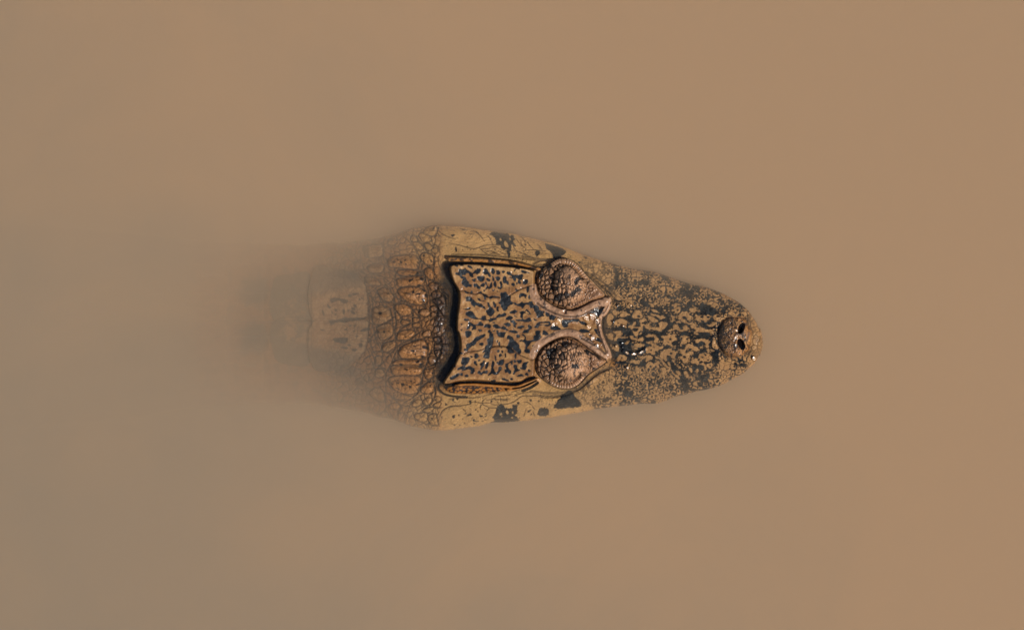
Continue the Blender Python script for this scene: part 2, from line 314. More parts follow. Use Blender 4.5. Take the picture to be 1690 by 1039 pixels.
DOTS = [('S5', "425,730 470,670 540,680 500,720 450,755;385,800 430,800 435,835 395,835;160,740 200,740 205,770 165,775;700,810 740,815 720,840;750,750 790,790 760,800;790,860 830,860 820,885;680,120 730,110 740,140 700,150;790,120 850,125 830,150 800,150;960,110 1000,105 1005,135 970,135;280,5 310,5 300,25;150,500 190,500 180,530 150,530;115,560 145,560 140,580;690,180 730,190 720,230 700,210;830,190 870,180 880,230 850,250;240,890 290,900 330,970 300,970 250,920;840,700 870,710 860,740;910,640 940,640 935,660;830,955 860,955 860,975"),
        ('S2', "440,350 500,320 560,340 510,385;540,100 590,110 580,140 540,135;195,230 225,230 220,250 200,250;520,480 570,490 560,510 530,505;240,460 280,465 270,480;260,815 285,820 280,845 260,840;640,850 690,830 680,880 650,880;750,700 790,690 780,720;805,640 845,650 830,665;790,530 820,535 810,560;470,280 530,280 520,310;750,970 780,960 770,1039 740,1020;600,60 620,70 610,90"),
        ('S4', "280,660 310,660 310,690 285,685;280,730 310,730 305,755 285,755;600,760 640,760 640,790 610,785;590,630 600,660 580,660;640,650 670,660 650,685")]
SCUTES = [('N1', """220,600 380,545 600,530 700,560 735,600 710,770 400,750 230,720 200,650;380,795 600,775 720,800 780,870 600,880 400,870;770,550 830,480 950,520 990,590 980,680 900,690 800,620;830,790 880,750 950,760 990,840 980,930 920,940 850,880;640,320 700,310 800,370 790,430 710,420;830,350 900,330 970,370 950,430 890,440;960,440 1020,410 1060,450 1010,490;600,230 650,190 700,240 690,300 610,280;740,180 850,150 950,260 880,310 800,300;820,150 880,60 1030,20 1030,170 960,190;230,280 320,260 360,300 300,350 200,350"""),
('P', "656,460 680,456 697,456 699,464 692,471 660,472;614,512 624,505 634,505 642,510 645.5,520 644,527 632,533 620,535 614,528;655,553 664,546 682,545 683,553 672,560 656,561;599,408 628,404 630,420 605,424;606,440 628,435 632,447 614,450;602,457 622,462 626,470 608,468;515,446 550,441 585,452 602,470 607,490 607,512 605,524 570,527 515,527.5;515,531 570,530.5 605,529 608,548 604,572 590,592 556,610 515,606;450,462 480,452 511,450 511,500 511,526.5 450,527.5;450,531.5 511,531.5 511,598 480,603 452,590"),
('N2', """400,170 560,130 720,140 800,170 870,260 870,390 800,430 700,440 560,400 440,310 390,230;320,470 400,430 480,430 590,480 610,560 540,620 440,640 370,570;40,200 150,150 240,190 300,280 280,370 180,390 70,310;20,850 120,780 220,770 300,850 290,940 180,1030 60,1010;740,560 850,515 920,540 930,600 850,640 760,620;430,730 480,700 560,730 540,780 450,780;940,480 1000,460 1060,500 1030,550 960,540;900,110 950,60 1050,80 1080,140 1020,200 930,180;960,260 1010,215 1100,230 1110,300 1050,320 980,310;980,370 1040,335 1110,380 1100,420 1030,430;640,680 720,665 740,710 700,740 640,730;640,780 730,755 750,800 700,825 640,815;790,950 860,890 930,890 930,980 820,985;345,570 420,640 390,690 345,680;640,620 650,580 720,640 660,650;950,590 1000,570 1040,600 1020,640 950,640"""),
('N3', """400,290 520,190 700,120 780,110 860,150 890,240 880,380 780,430 560,435 430,400;110,220 180,150 300,140 340,190 280,260 200,310 110,290;380,455 600,445 750,455 800,520 740,555 300,540;280,560 620,545 750,570 790,620 720,710 340,712 270,650;220,790 330,735 700,735 760,800 750,900 700,1020 500,1030 300,950;830,640 900,600 980,610 980,700 930,770 850,760;900,420 980,390 1030,430 1010,520 930,530;1010,300 1090,290 1110,340 1050,400;780,950 860,860 1000,830 1010,930 950,1020 800,1010;0,620 100,620 150,700 90,750 0,730;0,400 70,390 100,450 60,540 0,530;1010,200 1100,190 1110,260 1020,270;1000,80 1080,60 1100,140 1020,150"""),
('N4', """270,280 400,180 500,300 500,390 400,370;450,600 500,550 560,590 530,640 460,640;940,450 1000,370 1080,380 1060,450 980,480;1110,400 1170,340 1240,350 1220,430 1150,460;1290,340 1350,320 1385,360 1340,395;1270,450 1330,410 1380,420 1340,480;1110,540 1180,490 1270,500 1200,560;1000,590 1160,570 1175,690 1060,710 980,650;1200,620 1310,590 1330,760 1230,750 1190,690;600,440 700,420 740,470 680,520 600,500;60,60 160,40 180,110 90,140""")]
NECK_SPOTS = [('N1', "290,640 330,640 320,665 290,655;360,590 400,605 380,620;415,630 450,640 450,670 420,660;480,600 530,605 500,630;500,660 530,680 520,700;385,670 415,680 400,700;425,525 480,530 450,545;550,540 640,550 590,565;690,570 745,590 720,605;705,640 750,650 715,670;700,700 745,715 710,740;670,870 720,810 760,870;440,830 490,835 460,850;400,875 480,870 440,890;540,860 600,855 600,875;570,950 640,935 590,990 570,980;750,910 820,915 810,970 780,960;810,530 830,520 840,540 820,550;935,615 950,605 965,655 945,640;480,930 510,935 495,945;920,860 945,865 930,880"),
              ('N2', "500,235 530,240 515,250;540,260 600,255 590,275;625,215 660,200 660,240 635,245;690,255 760,240 760,265 700,270;725,300 755,300 750,320;790,340 840,350 835,410 805,380;840,260 880,260 870,320 850,310;800,180 860,200 860,225 810,205;720,110 760,90 770,120 740,140;185,250 215,245 215,270;50,570 100,570 95,610 55,605;130,890 160,900 155,930 130,920;210,890 240,890 225,910;505,985 530,990 515,1010;30,890 60,900 50,930 30,920;620,150 640,145 645,165"),
              ('N3', "605,285 660,285 660,320 610,310;530,320 580,315 580,335;660,350 685,345 685,370;645,215 700,205 680,230;730,270 800,260 760,280;800,215 890,225 890,270 820,255;780,370 850,395 790,430;690,490 730,465 750,480 720,505;760,510 800,515 790,560 740,580;480,600 560,610 540,635;580,645 610,650 600,665;655,645 685,650 670,665;420,515 460,525 450,555 420,550;270,860 300,865 290,885;360,850 400,840 390,865;440,850 490,860 470,910 440,890;515,875 560,880 540,890;570,895 610,905 610,935 575,930;345,930 410,945 400,965;475,935 525,940 505,955;580,810 620,810 610,830;640,830 680,835 650,850;690,880 760,850 770,870 700,890;690,960 740,950 720,980;650,775 680,790 665,800;370,790 390,800 375,825;920,890 950,880 940,910;950,670 990,670 970,700"),
              ('N5', "460,560 540,530 680,550 770,580 740,620 680,620 620,580 540,590 490,620;760,490 800,470 830,490 800,515;840,460 900,450 950,470 870,485;830,700 880,700 890,740 850,740;810,750 850,750 890,800 860,815 820,780;860,650 900,650 915,690 880,690;540,720 570,720 575,755 540,760;410,640 460,680 470,710 430,700;320,740 350,770 370,830 340,835;960,540 980,545 980,570 950,565;980,515 1040,550 1010,555;680,720 720,760 700,820 680,800;760,730 790,735 780,780;480,770 510,780 500,810;540,800 570,805 555,835;450,920 600,910 720,860 760,880 900,870 1080,880 900,920 800,930 700,960 600,940 480,1000 460,960;780,1010 830,990 820,1030;850,1010 910,1000 880,1035"),
              ('N6', "510,190 600,180 750,180 760,230 700,280 620,260 540,240;980,60 1050,20 1130,10 1120,40 1040,70;890,150 950,140 930,165;960,280 1010,280 1010,335 970,330;980,225 1030,230 1000,245;760,300 800,285 820,310 780,320;840,370 920,370 900,410 850,400;640,330 760,340 740,370 660,360;700,40 760,10 740,50;290,30 370,40 320,60;850,60 890,60 870,85"),
              ('N4', "360,250 390,250 380,275;1230,650 1260,650 1250,680;1560,620 1600,600 1600,650 1570,655;1390,630 1410,640 1400,665;1450,420 1490,440 1460,460;1560,370 1590,350 1580,400;1600,400 1615,410 1600,415")]
WRINK = [('N1', "530,250 620,360 700,470 750,560 780,680 800,800 840,930 880,1039;600,160 700,240 780,340 820,420;950,480 990,570 1000,660 990,800;770,600 860,690 960,780 1010,850;1060,560 1080,680 1150,830 1240,980 1280,1060;140,240 120,450 150,650 230,800;0,870 100,890 200,960 280,1039;850,890 950,950 1050,1010;470,210 560,290;620,180 640,220;1000,240 1030,130;1060,150 1100,210;820,350 860,450 900,490;980,350 1050,370 1080,480;340,740 500,760 700,775 760,820"),
         ('N2', "840,0 880,150 920,280 930,400 930,600 940,700;60,60 180,150 300,280 420,360 520,400 620,520 720,630 780,740;110,0 250,120 310,240 310,420 320,600 350,760 330,900 340,1039;380,330 500,430 570,470 690,600;0,210 60,330 120,440 220,520 270,640 290,800 300,950;1120,230 1190,330 1210,450;940,350 1050,480 1150,620 1230,700;570,1039 700,950 860,850;370,920 480,820 600,760;950,900 980,1039;1100,50 1130,200 1240,300 1250,450 1280,700;620,540 630,700 640,850 680,950;300,480 380,580 440,680 600,700;400,430 380,380;0,380 120,400 300,410 400,400;640,660 760,660;1060,500 1060,640;740,480 760,620;780,750 780,900;940,700 1060,660;500,130 720,130"),
         ('N3', "960,0 970,200 930,340 870,520 820,680 770,860 700,1020;570,90 440,180 350,240 200,400 60,560 0,610;320,0 340,150 370,260 310,400 260,520 180,680 170,900;820,90 880,200 900,330;830,590 930,560 1000,520;820,680 870,780 960,870 1000,930;760,950 860,860 990,740 1110,700;980,640 980,800 1000,940 1020,1039;1130,700 1060,770 1020,870 960,1000;1030,860 1070,970 1130,1020;0,80 80,180 110,330 100,500;1120,0 1130,180 1130,250 1060,430 950,560;980,230 1020,380 1040,420;1010,150 1080,170 1150,180 1250,190;820,60 960,70 1100,40;880,480 940,540;200,130 400,110 600,120 760,90;700,300 920,330;250,30 140,150 110,300;0,300 110,310"),
         ('N4', "1100,0 1060,200 960,330 800,430 700,590 680,670;1060,300 930,400 880,530 840,660;1270,0 1270,200 1230,300;1350,0 1300,200 1290,300 1220,430 1060,560;440,180 510,280 530,400 510,600;570,260 680,380 740,440;1090,480 1100,400 1060,320;1170,570 1190,700 1270,760;1300,530 1330,700 1360,780;1350,640 1420,530 1540,470 1690,460;620,340 750,370 900,360;1090,480 1200,440;1240,440 1300,500 1390,490;780,560 860,620;960,590 970,660"),
         ('P', "603,478 608,500 609,525 608,550 603,572;606,470 613,490 615,515 613,540;612,470 622,480 632,498;600,572 610,560 622,545 632,540;513,478 513,500 513,530 513,578;590,450 600,462 606,478;612,580 622,600 640,612;610,560 616,580 628,590;604,480 620,500;612,585 600,592;615,540 620,560 630,580;514,529 560,528 606,526;450,529 514,529;634,470 645,490 650,500;645,430 652,450 650,470")]
BROW_U = polys('P', "881,474 883,488 893.5,499 910,509.6 927,516 940.6,517.7 957.5,515 974,505.6 981,501.5 998,496.5")[0]
BROW_L = polys('P', "880,586 883.5,579 890,569 910,557.5 927,551 941,549.4 954,554 962,561 974,571 987,580.5 998,590")[0]
SPEC = polys('P', "1005,493 1005,502 1000,513.5 992,523 989.4,532 989.6,540 991.7,551 997,563 1003,575.6 1006,588")[0]
EYE_U = polys('P', "910,434 918,429 927,427 941,429 954,438 964,450 974.5,461 988,475 997.5,487.6 978.6,496 960,505 941,511 920.6,506 904.5,497 889.6,483.6 885.6,467 887,451 898,442")[0]
EYE_L = polys('P', "884,593 893.7,574.5 914,561 932.8,556 951.6,562 972,576 989,588 1000,596 981,609.5 968,619 954,634 935.5,641 914,636.5 893.7,623 885.6,611")[0]
PLATE = polys('P', "742.7,440 744,453.6 749,467 756,478.5 758,490.6 756,510 754,523.7 753.5,544 757,550 760,569 757,585 750,600.5 743,612 732,629 735,634 740,634.5 753.7,630 774,627.3 801,628.4 820,630.5 837,631 858.5,629.8 870.6,622.5 880.8,621 882.8,603.5 883.5,592.7 886,580 905,562 927,553 941,551 960,563 987,582 1004,590 1000,566 993,545 991,533 996,518 1003,500 985,500 962,512 941,516 925,514 905,506 890,494 882,480 882,470 882,457 880,445.5 857,440 814,437.4 780,434.7 752,435")[0]

# ------------------------------------------------------------------ outline of the animal seen from above
top_t = np.array([(-700, 470), (-500, 380), (-200, 360), (200, 385), (300, 395), (400, 402), (500, 405), (560, 402), (600, 397), (640, 388), (680, 377), (720, 371.5), (760, 375), (800, 380), (840, 384), (880, 392), (920, 404), (950, 415), (980, 426), (1000, 432), (1038, 442), (1082, 450), (1114, 460), (1138, 467), (1170, 475), (1194, 484), (1217, 497), (1235.5, 512), (1248, 531), (1256, 549), (1258.6, 565)])
bot_t = np.array([(-700, 600), (-500, 690), (-200, 715), (200, 690), (300, 672), (400, 664), (500, 664), (560, 672), (600, 680), (640, 690), (680, 703), (715, 710.5), (740, 708.7), (783, 703), (812, 697.7), (855.5, 694.3), (900, 690), (950, 682), (1000, 673), (1029, 669), (1061, 666), (1090, 664.5), (1101, 661), (1122, 652.5), (1140, 648), (1174, 641.5), (1202, 629.5), (1226, 617), (1245, 600), (1254, 585), (1258.6, 566)])


def silh(x):
    x = np.asarray(x, float)
    t = sum(np.interp(x + o, top_t[:, 0], top_t[:, 1]) for o in (-4, -2, 0, 2, 4)) / 5
    b = sum(np.interp(x + o, bot_t[:, 0], bot_t[:, 1]) for o in (-4, -2, 0, 2, 4)) / 5
    t0, b0 = np.interp(x, top_t[:, 0], top_t[:, 1]), np.interp(x, bot_t[:, 0], bot_t[:, 1])
    t = t + (vnoise(x, x * 0, 23, 220) - .5) * 2.6 + (vnoise(x, x * 0, 7, 221) - .5) * 1.0
    b = b + (vnoise(x, x * 0 + 9, 19, 222) - .5) * 2.2 + (vnoise(x, x * 0, 6, 223) - .5) * .9
    m = np.clip((x - 1225) / 15, 0, 1)
    t, b = t * (1 - m) + t0 * m, b * (1 - m) + b0 * m
    f = np.sqrt(np.clip((1259.0 - x) / 9.0, 0, 1))                 # round the very tip
    c = (t + b) / 2
    h = (b - t) / 2
    tipw = np.where(x > 1251, np.minimum(np.maximum(h, 33 * f * (x > 1254)), 34 * f), h)
    return c - tipw, c + tipw


HCX = np.array([-700, -200, 100, 300, 400, 450, 500, 550, 600, 650, 700, 720, 745, 900, 1000, 1060, 1130, 1200, 1240, 1259])
HCZ = np.array([-190, -150, -105, -60, -37, -26, -21, -15.5, -10.5, -5.5, -2.0, .2, 1.2, -2, -2.2, -3.2, -2.8, -1.6, -1.4, -2.4])
DX_ = np.array([-700, 400, 560, 620, 660, 700, 760, 1000, 1259])
DZ_ = np.array([60, 30, 20, 19, 15, 10, 6.5, 4.2, 3.6])


def base_h(x, t):
    hc = np.interp(x, HCX, HCZ)
    dd = np.interp(x, DX_, DZ_)
    a = np.abs(t)
    return hc - dd * a ** 2.2 - np.where(t < 0, 1.2, 0.2) * a ** 3 - 7 * sstep(0.90, 1.02, a) ** 2


tt_, bb_ = silh(gx[0])
cc_, ww_ = (tt_ + bb_) / 2, np.maximum((bb_ - tt_) / 2, 0.5)
T = (gy - cc_[None, :]) / ww_[None, :]
H = base_h(gx, np.clip(T, -1.3, 1.3))
HBASE = H.copy()

# ------------------------------------------------------------------ relief
dark = np.zeros(gx.shape)      # dark pigment, plus painted shade behind the skull and left on the nose
crack = np.zeros(gx.shape)     # skin furrows, plus painted shade behind the skull plate
dist_plate = full_sdf(smooth_closed(PLATE, 3), 60)

# swelling of the cranium flanks and the snout
H += 3.4 * np.exp(-((gx - 930) / 75.) ** 2) * np.exp(-((np.abs(gy - 532) - 95) / 22.) ** 2)
flank = sstep(0, 14, 17 - np.abs(-dist_plate - 9)) * sstep(720, 760, gx) * sstep(905, 880, gx)
H += 2.2 * flank
# long shallow bulges of the snout
H += 1.3 * np.exp(-((gy - 558) / 16.) ** 2) * sstep(1010, 1060, gx) * sstep(1190, 1140, gx)
H += 1.7 * np.exp(-(((gx - 1165) / 17.) ** 2 + ((gy - 516) / 11.) ** 2))
H += 1.9 * np.exp(-(((gx - 1166) / 16.) ** 2 + ((gy - 590) / 11.) ** 2))
H += 1.5 * np.exp(-(((gx - 1128) / 22.) ** 2 + ((gy - 602) / 13.) ** 2))
H += 1.5 * np.exp(-(((gx - 1022) / 12.) ** 2 + ((gy - 502) / 6.) ** 2)) * 1.6
H += 3.2 * np.exp(-(((gx - 1020) / 16.) ** 2 + ((gy - 598) / 6.) ** 2))
H += 1.2 * np.exp(-(((gx - 1040) / 18.) ** 2 + ((gy - 565) / 22.) ** 2))
# nose mound
rx = np.where(gx < 1210, (gx - 1210) / 24.5, (gx - 1210) / 29.)
rr = (np.abs(rx) ** 2.3 + np.abs((gy - 555.5) / 32.5) ** 2.3) ** (1 / 2.3)
rr = rr + (fbm(gx, gy, 16, 270, 3) - .5) * .26
mound = np.clip(1 - rr ** 2.2, 0, 1) ** .62
mound = np.where(gx < 1212, mound, mound * (1 - sstep(1212, 1228, gx)) + np.clip(1 - rr ** 2, 0, 1) ** .8 * sstep(1212, 1228, gx))
H = np.maximum(H, np.where(rr < 1, -1 + 13.5 * mound, -99))
H -= .9 * np.exp(-((rr - 1.05) / 0.08) ** 2) * sstep(1222, 1200, gx)
rr2 = np.sqrt(((gx - 1214) / 36.) ** 2 + ((gy - 556) / 44.) ** 2)
H += 1.8 * np.exp(-((rr2 - 1.0) / 0.2) ** 2)
RN, RT = ridge_field(polys('P', "1216,529 1217,543 1215.5,556 1217,569 1215,583")[0], 4)
H += 1.4 * RN * sstep(1.0, .8, rr)
H += 1.3 * (fbm(gx, gy, 7, 240, 3) - .5) * 2 * sstep(1.1, .9, rr)
qa, qb, _ = voronoi(gx * .8, gy * 1.25, 5.0, 44)
H += 1.3 * (sstep(0, .4, qb - qa) - .5) * sstep(1.05, .9, rr) * sstep(1216, 1206, gx)
NOS = polys('R', "497,405 505,345 545,290 588,300 582,360 550,415 515,428;488,560 505,512 548,525 585,585 592,625 570,660 530,640 500,600")
nose_pit = np.zeros(gx.shape)
for P in NOS:
    w, d = sdf(smooth_closed(P), 8)
    nose_pit[w] = np.maximum(nose_pit[w], sstep(-1.2, .1, d))
    H[w] += 1.1 * np.exp(-((d + 2.2) / 1.5) ** 2)
H -= 9.0 * nose_pit

# skull plate
pl = sstep(-1.6, 2.8, dist_plate)
plate_top = 14.0 - 7.0 * sstep(890, 990, gx) + .6 * np.exp(-((dist_plate - 4) / 3.5) ** 2) - 1.2 * sstep(6, 30, dist_plate)
plate_top += 1.0 * (fbm(gx, gy, 26, 3, 3) - .5) * 3.2 + (fbm(gx, gy, 9, 8, 3) - .5) * 1.7
# hollow between the brows
plate_top -= 4.6 * np.exp(-((gy - 533 - (gx - 940) * .02) / 11.) ** 2) * sstep(905, 950, gx)
Hs = np.where(pl > 0, H * (1 - pl) + plate_top * pl, H)
# trench behind and beside the plate
wob = (fbm(gx, gy, 14, 12, 3) - .5) * 4
tr_d = -dist_plate + wob
rear = sstep(775, 745, gx)
trench = sstep(0, 3, tr_d) * sstep(26, 8, tr_d) * rear * sstep(425, 440, gy) * sstep(640, 625, gy)
Hs -= 4.5 * trench
H = Hs
# side grooves and ear flaps
FL_U = polys('P', "735,440 741,431 760,431.5 790,432 820,433.5 850,435.5 872,440 889,445")[0]
FL_L = polys('P', "868,641 878,634.5 889,628")[0]
GR_U = polys('P', "737,436 760,434.3 790,434 815,436 840,438.6 862,441 880,444.5")[0]
f, t_ = ridge_field(GR_U, 2.4)
H -= 6.5 * f
crack = np.maximum(crack, f * .9)
f, t_ = ridge_field(polys('P', "742,428 765,428.5 800,430 835,432 862,436 884,443 892,447")[0], 3.4)
H = np.maximum(H, np.where(f > 0, 2.5 + 4.6 * f, -99))
flap_u = f.copy()
f, t_ = ridge_field(polys('P', "735,422 760,423 800,425 845,430 875,437 897,441")[0], 2.0)
H -= 2.6 * f
crack = np.maximum(crack, f * .75)
# lower groove: dark speckled pocket
PK = polys('P', "733,634 745,634 760,631.5 785,630.5 808,632 835,633.5 858,633 868,636 855,641 835,645 810,648 785,650 760,650 742,648 732,641")[0]
w, d = sdf(smooth_closed(PK), 10)
pocket = np.zeros(gx.shape)
pocket[w] = sstep(-1.5, 2.0, d)
H = H * (1 - pocket) + np.minimum(H, 1.0 + (gy - 640) * -0.12) * pocket
f, t_ = ridge_field(polys('P', "752,634.5 775,633.5 800,635 830,637 850,638 866,633 880,628 887,625.5")[0], 2.6)
H = np.maximum(H, np.where(f > 0, 3.0 + 4.5 * f, -99))
flap_l = f.copy()
f, t_ = ridge_field(polys('P', "838,643 855,641 870,637 880,632.5 886.5,628.5")[0], 2.3)
H = np.maximum(H, np.where(f > 0, 2.5 + 3.6 * f, -99))
flap_l = np.maximum(flap_l, f)
for P, hw, dp in ((polys('P', "735,634.5 745,633.5 760,631 785,630 806,631 835,632.6 858,631.5 870,625 881,622")[0], 1.5, 3.5),
                  (polys('P', "846,640.8 860,638.5 872,633.5 885,627.5")[0], 1.0, 2.5),
                  (polys('P', "862,644.5 876,638.5 887,631")[0], 1.6, 3.5),
                  (polys('P', "727,628 723,638 730,648 745,653 770,655")[0], 1.3, 2.0)):
    f, t_ = ridge_field(P, hw * 1.5)
    H -= dp * f
    crack = np.maximum(crack, sstep(0, .8, f))
# folds along the cheek below / above the eyes
for txt, hw, dp in (("880,650 900,654.5 925,652 945,646 962,636 985,616 1008,606", 2.0, 2.0), ("875,645 905,648 930,647 950,640", 1.6, 1.5),
                    ("880,435 893,428.5 912,428", 1.8, 2.0), ("862,422 890,427.5 912,432 925,425", 1.6, 1.6),
                    ("966,449 976,457 988,468 1000,478 1010,488 1014,494", 1.6, 2.2), ("975,452 990,462 1005,474 1016,487", 1.3, 1.3),
                    ("885,437 897,436 905,434", 1.4, 1.5), ("745,420 790,420 850,425 890,430", 1.4, .9)):
    f, t_ = ridge_field(polys('P', txt)[0], hw * 1.4)
    H -= dp * f
    crack = np.maximum(crack, sstep(.1, .9, f) * .6)
for txt, hw, hh in (("895,652 915,658 940,652 962,642 985,624 1005,612", 4.0, 2.0), ("890,422 905,422.5 914,427", 4.5, 2.5),
                    ("968,452 982,461 997,474 1010,489", 2.6, 3.0), ("897,658 915,657 930,655", 5.0, 1.6)):
    f, t_ = ridge_field(polys('P', txt)[0], hw)
    H += hh * f
# brows
brow = np.zeros(gx.shape)
for P, hw, z in ((BROW_U + np.array([0, 1.0]), 7.6, 14.5), (BROW_L - np.array([0, .8]), 6.8, 14.5), (SPEC, 3.8, 7.8)):
    f, t_ = ridge_field(P, hw)
    L = t_.max()
    zz = z - (4.5 * sstep(.45, 1, t_ / L) if hw > 5 else 1.5 * np.sin(np.pi * np.clip(t_ / L, 0, 1)))
    zz = zz + (fbm(gx, gy, 12, 190, 3) - .5) * 3.5 - (1.5 if hw < 5 else 0)
    cand = zz - 7 + 7 * f ** .8 if hw > 5 else zz - 6 + 6 * f ** (1.0 + .5 * fbm(gx, gy, 8, 194, 2))
    H = np.where(f > 0, np.maximum(H, cand), H)
    brow = np.maximum(brow, f)
# deep furrow round each eye socket
for P in (EYE_U, EYE_L):
    w, d = sdf(smooth_closed(P, 3), 8)
    H[w] -= 3.2 * np.exp(-((d + .3) / 1.1) ** 2)
    crack[w] = np.maximum(crack[w], np.exp(-((d + .2) / 1.0) ** 2))
for P in (polys('P', "886,500 899,509 912,515 927,520.5 942,522.5 958,521 972,514 984,508 995,507")[0], polys('P', "960,558 975,566 988,574 998,583")[0],
          polys('P', "984,517 985,533 988,550 994,566 1000,580")[0], polys('P', "996,523 994,534 996,548 1001,562 1010,580 1016,592")[0]):
    f, t_ = ridge_field(P, 2.0)
    H -= 1.8 * f
    crack = np.maximum(crack, f * .75)

# eyelids: domes with a ribbed outer border
def lid(P, cx, cy, rx_, ry_, corner, fringe, side, seed):
    w, d = sdf(smooth_closed(P, 3), 6)
    x, y = gx[w], gy[w]
    r = np.sqrt(((x - cx) / rx_) ** 2 + ((y - cy) / ry_) ** 2)
    z = 3.5 + 6.0 * sstep(0, 5, d) + 20.0 * np.clip(1 - r ** 2.0, 0, 1) ** .7
    tail = 6.5 * np.clip(1 - np.abs((y - cy) - (corner[1] - cy) * (x - cx) / (corner[0] - cx)) / (2 + 30 * np.clip((corner[0] - x) / (corner[0] - cx), 0, 1.2)), 0, 1) ** .6 * sstep(cx - 5, cx + 25, x)
    z = np.maximum(z, 2 + tail * sstep(-1, 3, d))
    # scales
    ang = np.arctan2(y - cy, x - cx)
    wx = x + (fbm(x, y, 12, seed, 3) - .5) * 7
    wy = y + (fbm(x, y, 12, seed + 5, 3) - .5) * 7
    sh = wx * .55 + (wy - cy) * (.42 * side)
    big = sstep(cx + 14, cx - 10, x)
    f1, f2, cid = voronoi(sh * 1.35, wy * .72, 5.6, seed)
    g1, g2, gid = voronoi(wx * 1.0, wy * .8, 7.2, seed + 1)
    e = (f2 - f1) * (1 - big) + (g2 - g1) * big
    cid = np.where(big > .5, gid, cid)
    st = (x * .93 - (y - cy) * .36) + (fbm(x, y, 9, seed + 8, 2) - .5) * 6
    if side < 0:
        f1, f2, cid2 = voronoi(st * 1.25, (y + x * .3) * .36, 4.6, seed)
    else:
        f1, f2, cid2 = voronoi(wx * 1.15, wy * .62, 4.8, seed)
    e = (f2 - f1) * (1 - big) + (g2 - g1) * big
    smooth_top = np.exp(-(((x - (cx + 6)) / 15.) ** 2 + ((y - (cy - side * 20)) / 10.) ** 2)) + .9 * sstep(cx + 34, cx + 46, x)
    e = np.clip(e + .5 * smooth_top, 0, 1)
    e2a, e2b, _ = voronoi(st * 1.6, y * .7, 3.2, seed + 2)
    cr = sstep(.20 + .07 * big, .05, e) * (0.6 + .4 * sstep(.25, .65, vnoise(x, y, 11, seed + 3) + .4 * big))
    z = z + ((1.9 + 1.2 * big) * (sstep(0, .5, e) - .6) + .6 * (sstep(0, .5, e2b - e2a) - .5)) * sstep(0, 3, d)
    # concentric swirl furrows on the crown
    sw = np.sin(r * 17 + ang * 1.0 * side + (fbm(x, y, 10, seed + 7, 2) - .5) * 5)
    z = z + .7 * sw * sstep(.85, .3, r) + (fbm(x, y, 4.0, seed + 12, 2) - .5) * 2.2 * sstep(cx - 15, cx + 10, x)
    # fringe
    Q = smooth_open(fringe)
    fd, ft = seg_dist(x, y, Q, False, True)
    band = np.sqrt(np.clip(1 - (fd / 5.2) ** 2, 0, 1))
    band = np.where((ft > .01) & (ft < ft.max() - .01), band, 0)
    rib = np.abs(np.sin(np.pi * ft / 4.3 + 4.5 * vnoise(ft, ft * 0, 9, seed + 4)))
    z = np.where(band > 0, z * (1 - sstep(0, .35, band)) + (3.2 + 4.4 * band + 1.5 * (rib ** .5) - 1.0) * sstep(0, .35, band), z)
    cr = np.where(band > .2, sstep(.32, .08, rib) * .8, cr)
    gr = np.exp(-((fd - 6.0) / 1.1) ** 2) * (r < 1.12)
    z = z - 1.8 * gr
    cr = np.maximum(cr, gr * .85)
    return w, d, z, cr, cid, band, r


LIDZ = np.full(gx.shape, np.nan)
lid_id = np.zeros(gx.shape)
lid_cr = np.zeros(gx.shape)
lid_band = np.zeros(gx.shape)
lid_r = np.full(gx.shape, 9.0)
lidm = np.zeros(gx.shape)
for P, a in ((EYE_U, (940, 470, 28, 32, (998, 488), polys('P', "911,438 918,433 928,431 940,433 951,440 960,450 966,460")[0], 1, 40)),
             (EYE_L, (941, 596, 31, 30, (1000, 596), polys('P', "909,630 918,635 930,637 943,636.5 953,630 962,620")[0], -1, 60))):
    w, d, z, cr, cid, band, r = lid(P, *a)
    m = d > -2.5
    LIDZ[w] = np.where(m, z, LIDZ[w])
    lid_id[w] = np.where(m, cid, lid_id[w])
    lid_cr[w] = np.where(m, cr, lid_cr[w])
    lid_band[w] = np.where(m, band, lid_band[w])
    lid_r[w] = np.where(m, r, lid_r[w])
    lidm[w] = np.maximum(lidm[w], sstep(-.3, .8, d))
    H[w] = np.where(d > 0, np.minimum(H[w], z - 1.0 - 5 * sstep(0, 4, d)), H[w])

# ------------------------------------------------------------------ pigment on the skull plate
for tile, txt in SPOTS:
    for P in polys(tile, txt):
        fill(dark, P, grow=.3, rough=.9)
for tile, txt in HOLES:
    for P in polys(tile, txt):
        erase(dark, P)
for tile, txt in FISS:
    for P in polys(tile, txt):
        stroke(crack, P, 1.5, 1.0)
        f, t_ = ridge_field(P, 1.5)
        H -= 1.2 * f
plate_in = sstep(-1, 2, dist_plate)

# ------------------------------------------------------------------ snout pattern: eyed spots (ocelli) on a dark ground
sn = sstep(1000, 1018, gx + (gy - 545) * 0.0)
cheek = sstep(935, 1000, gx + (vnoise(gx, gy, 14, 90) - .5) * 40) * (1 - plate_in) * (1 - lidm) * (1 - sstep(0, .3, brow))
wx = gx + (fbm(gx, gy, 9, 21, 3) - .5) * 8
wy = gy + (fbm(gx, gy, 9, 25, 3) - .5) * 8
f1, f2, cid = voronoi(wx, wy * 1.12, 9.0, 3)
v1, v2, vid = voronoi(wx + 200, wy, 5.0, 4)
midk = np.exp(-((gy - 558) / 48.) ** 2) * sstep(1010, 1050, gx)
blot = .5 * np.exp(-(((gx - 1150) / 24.) ** 2 + ((gy - 484) / 14.) ** 2)) + np.exp(-(((gx - 1150) / 26.) ** 2 + ((gy - 628) / 14.) ** 2)) + .2 * np.exp(-(((gx - 1035) / 22.) ** 2 + ((gy - 640) / 16.) ** 2)) + .45 * np.exp(-(((gx - 985) / 26.) ** 2 + ((gy - 446) / 10.) ** 2))
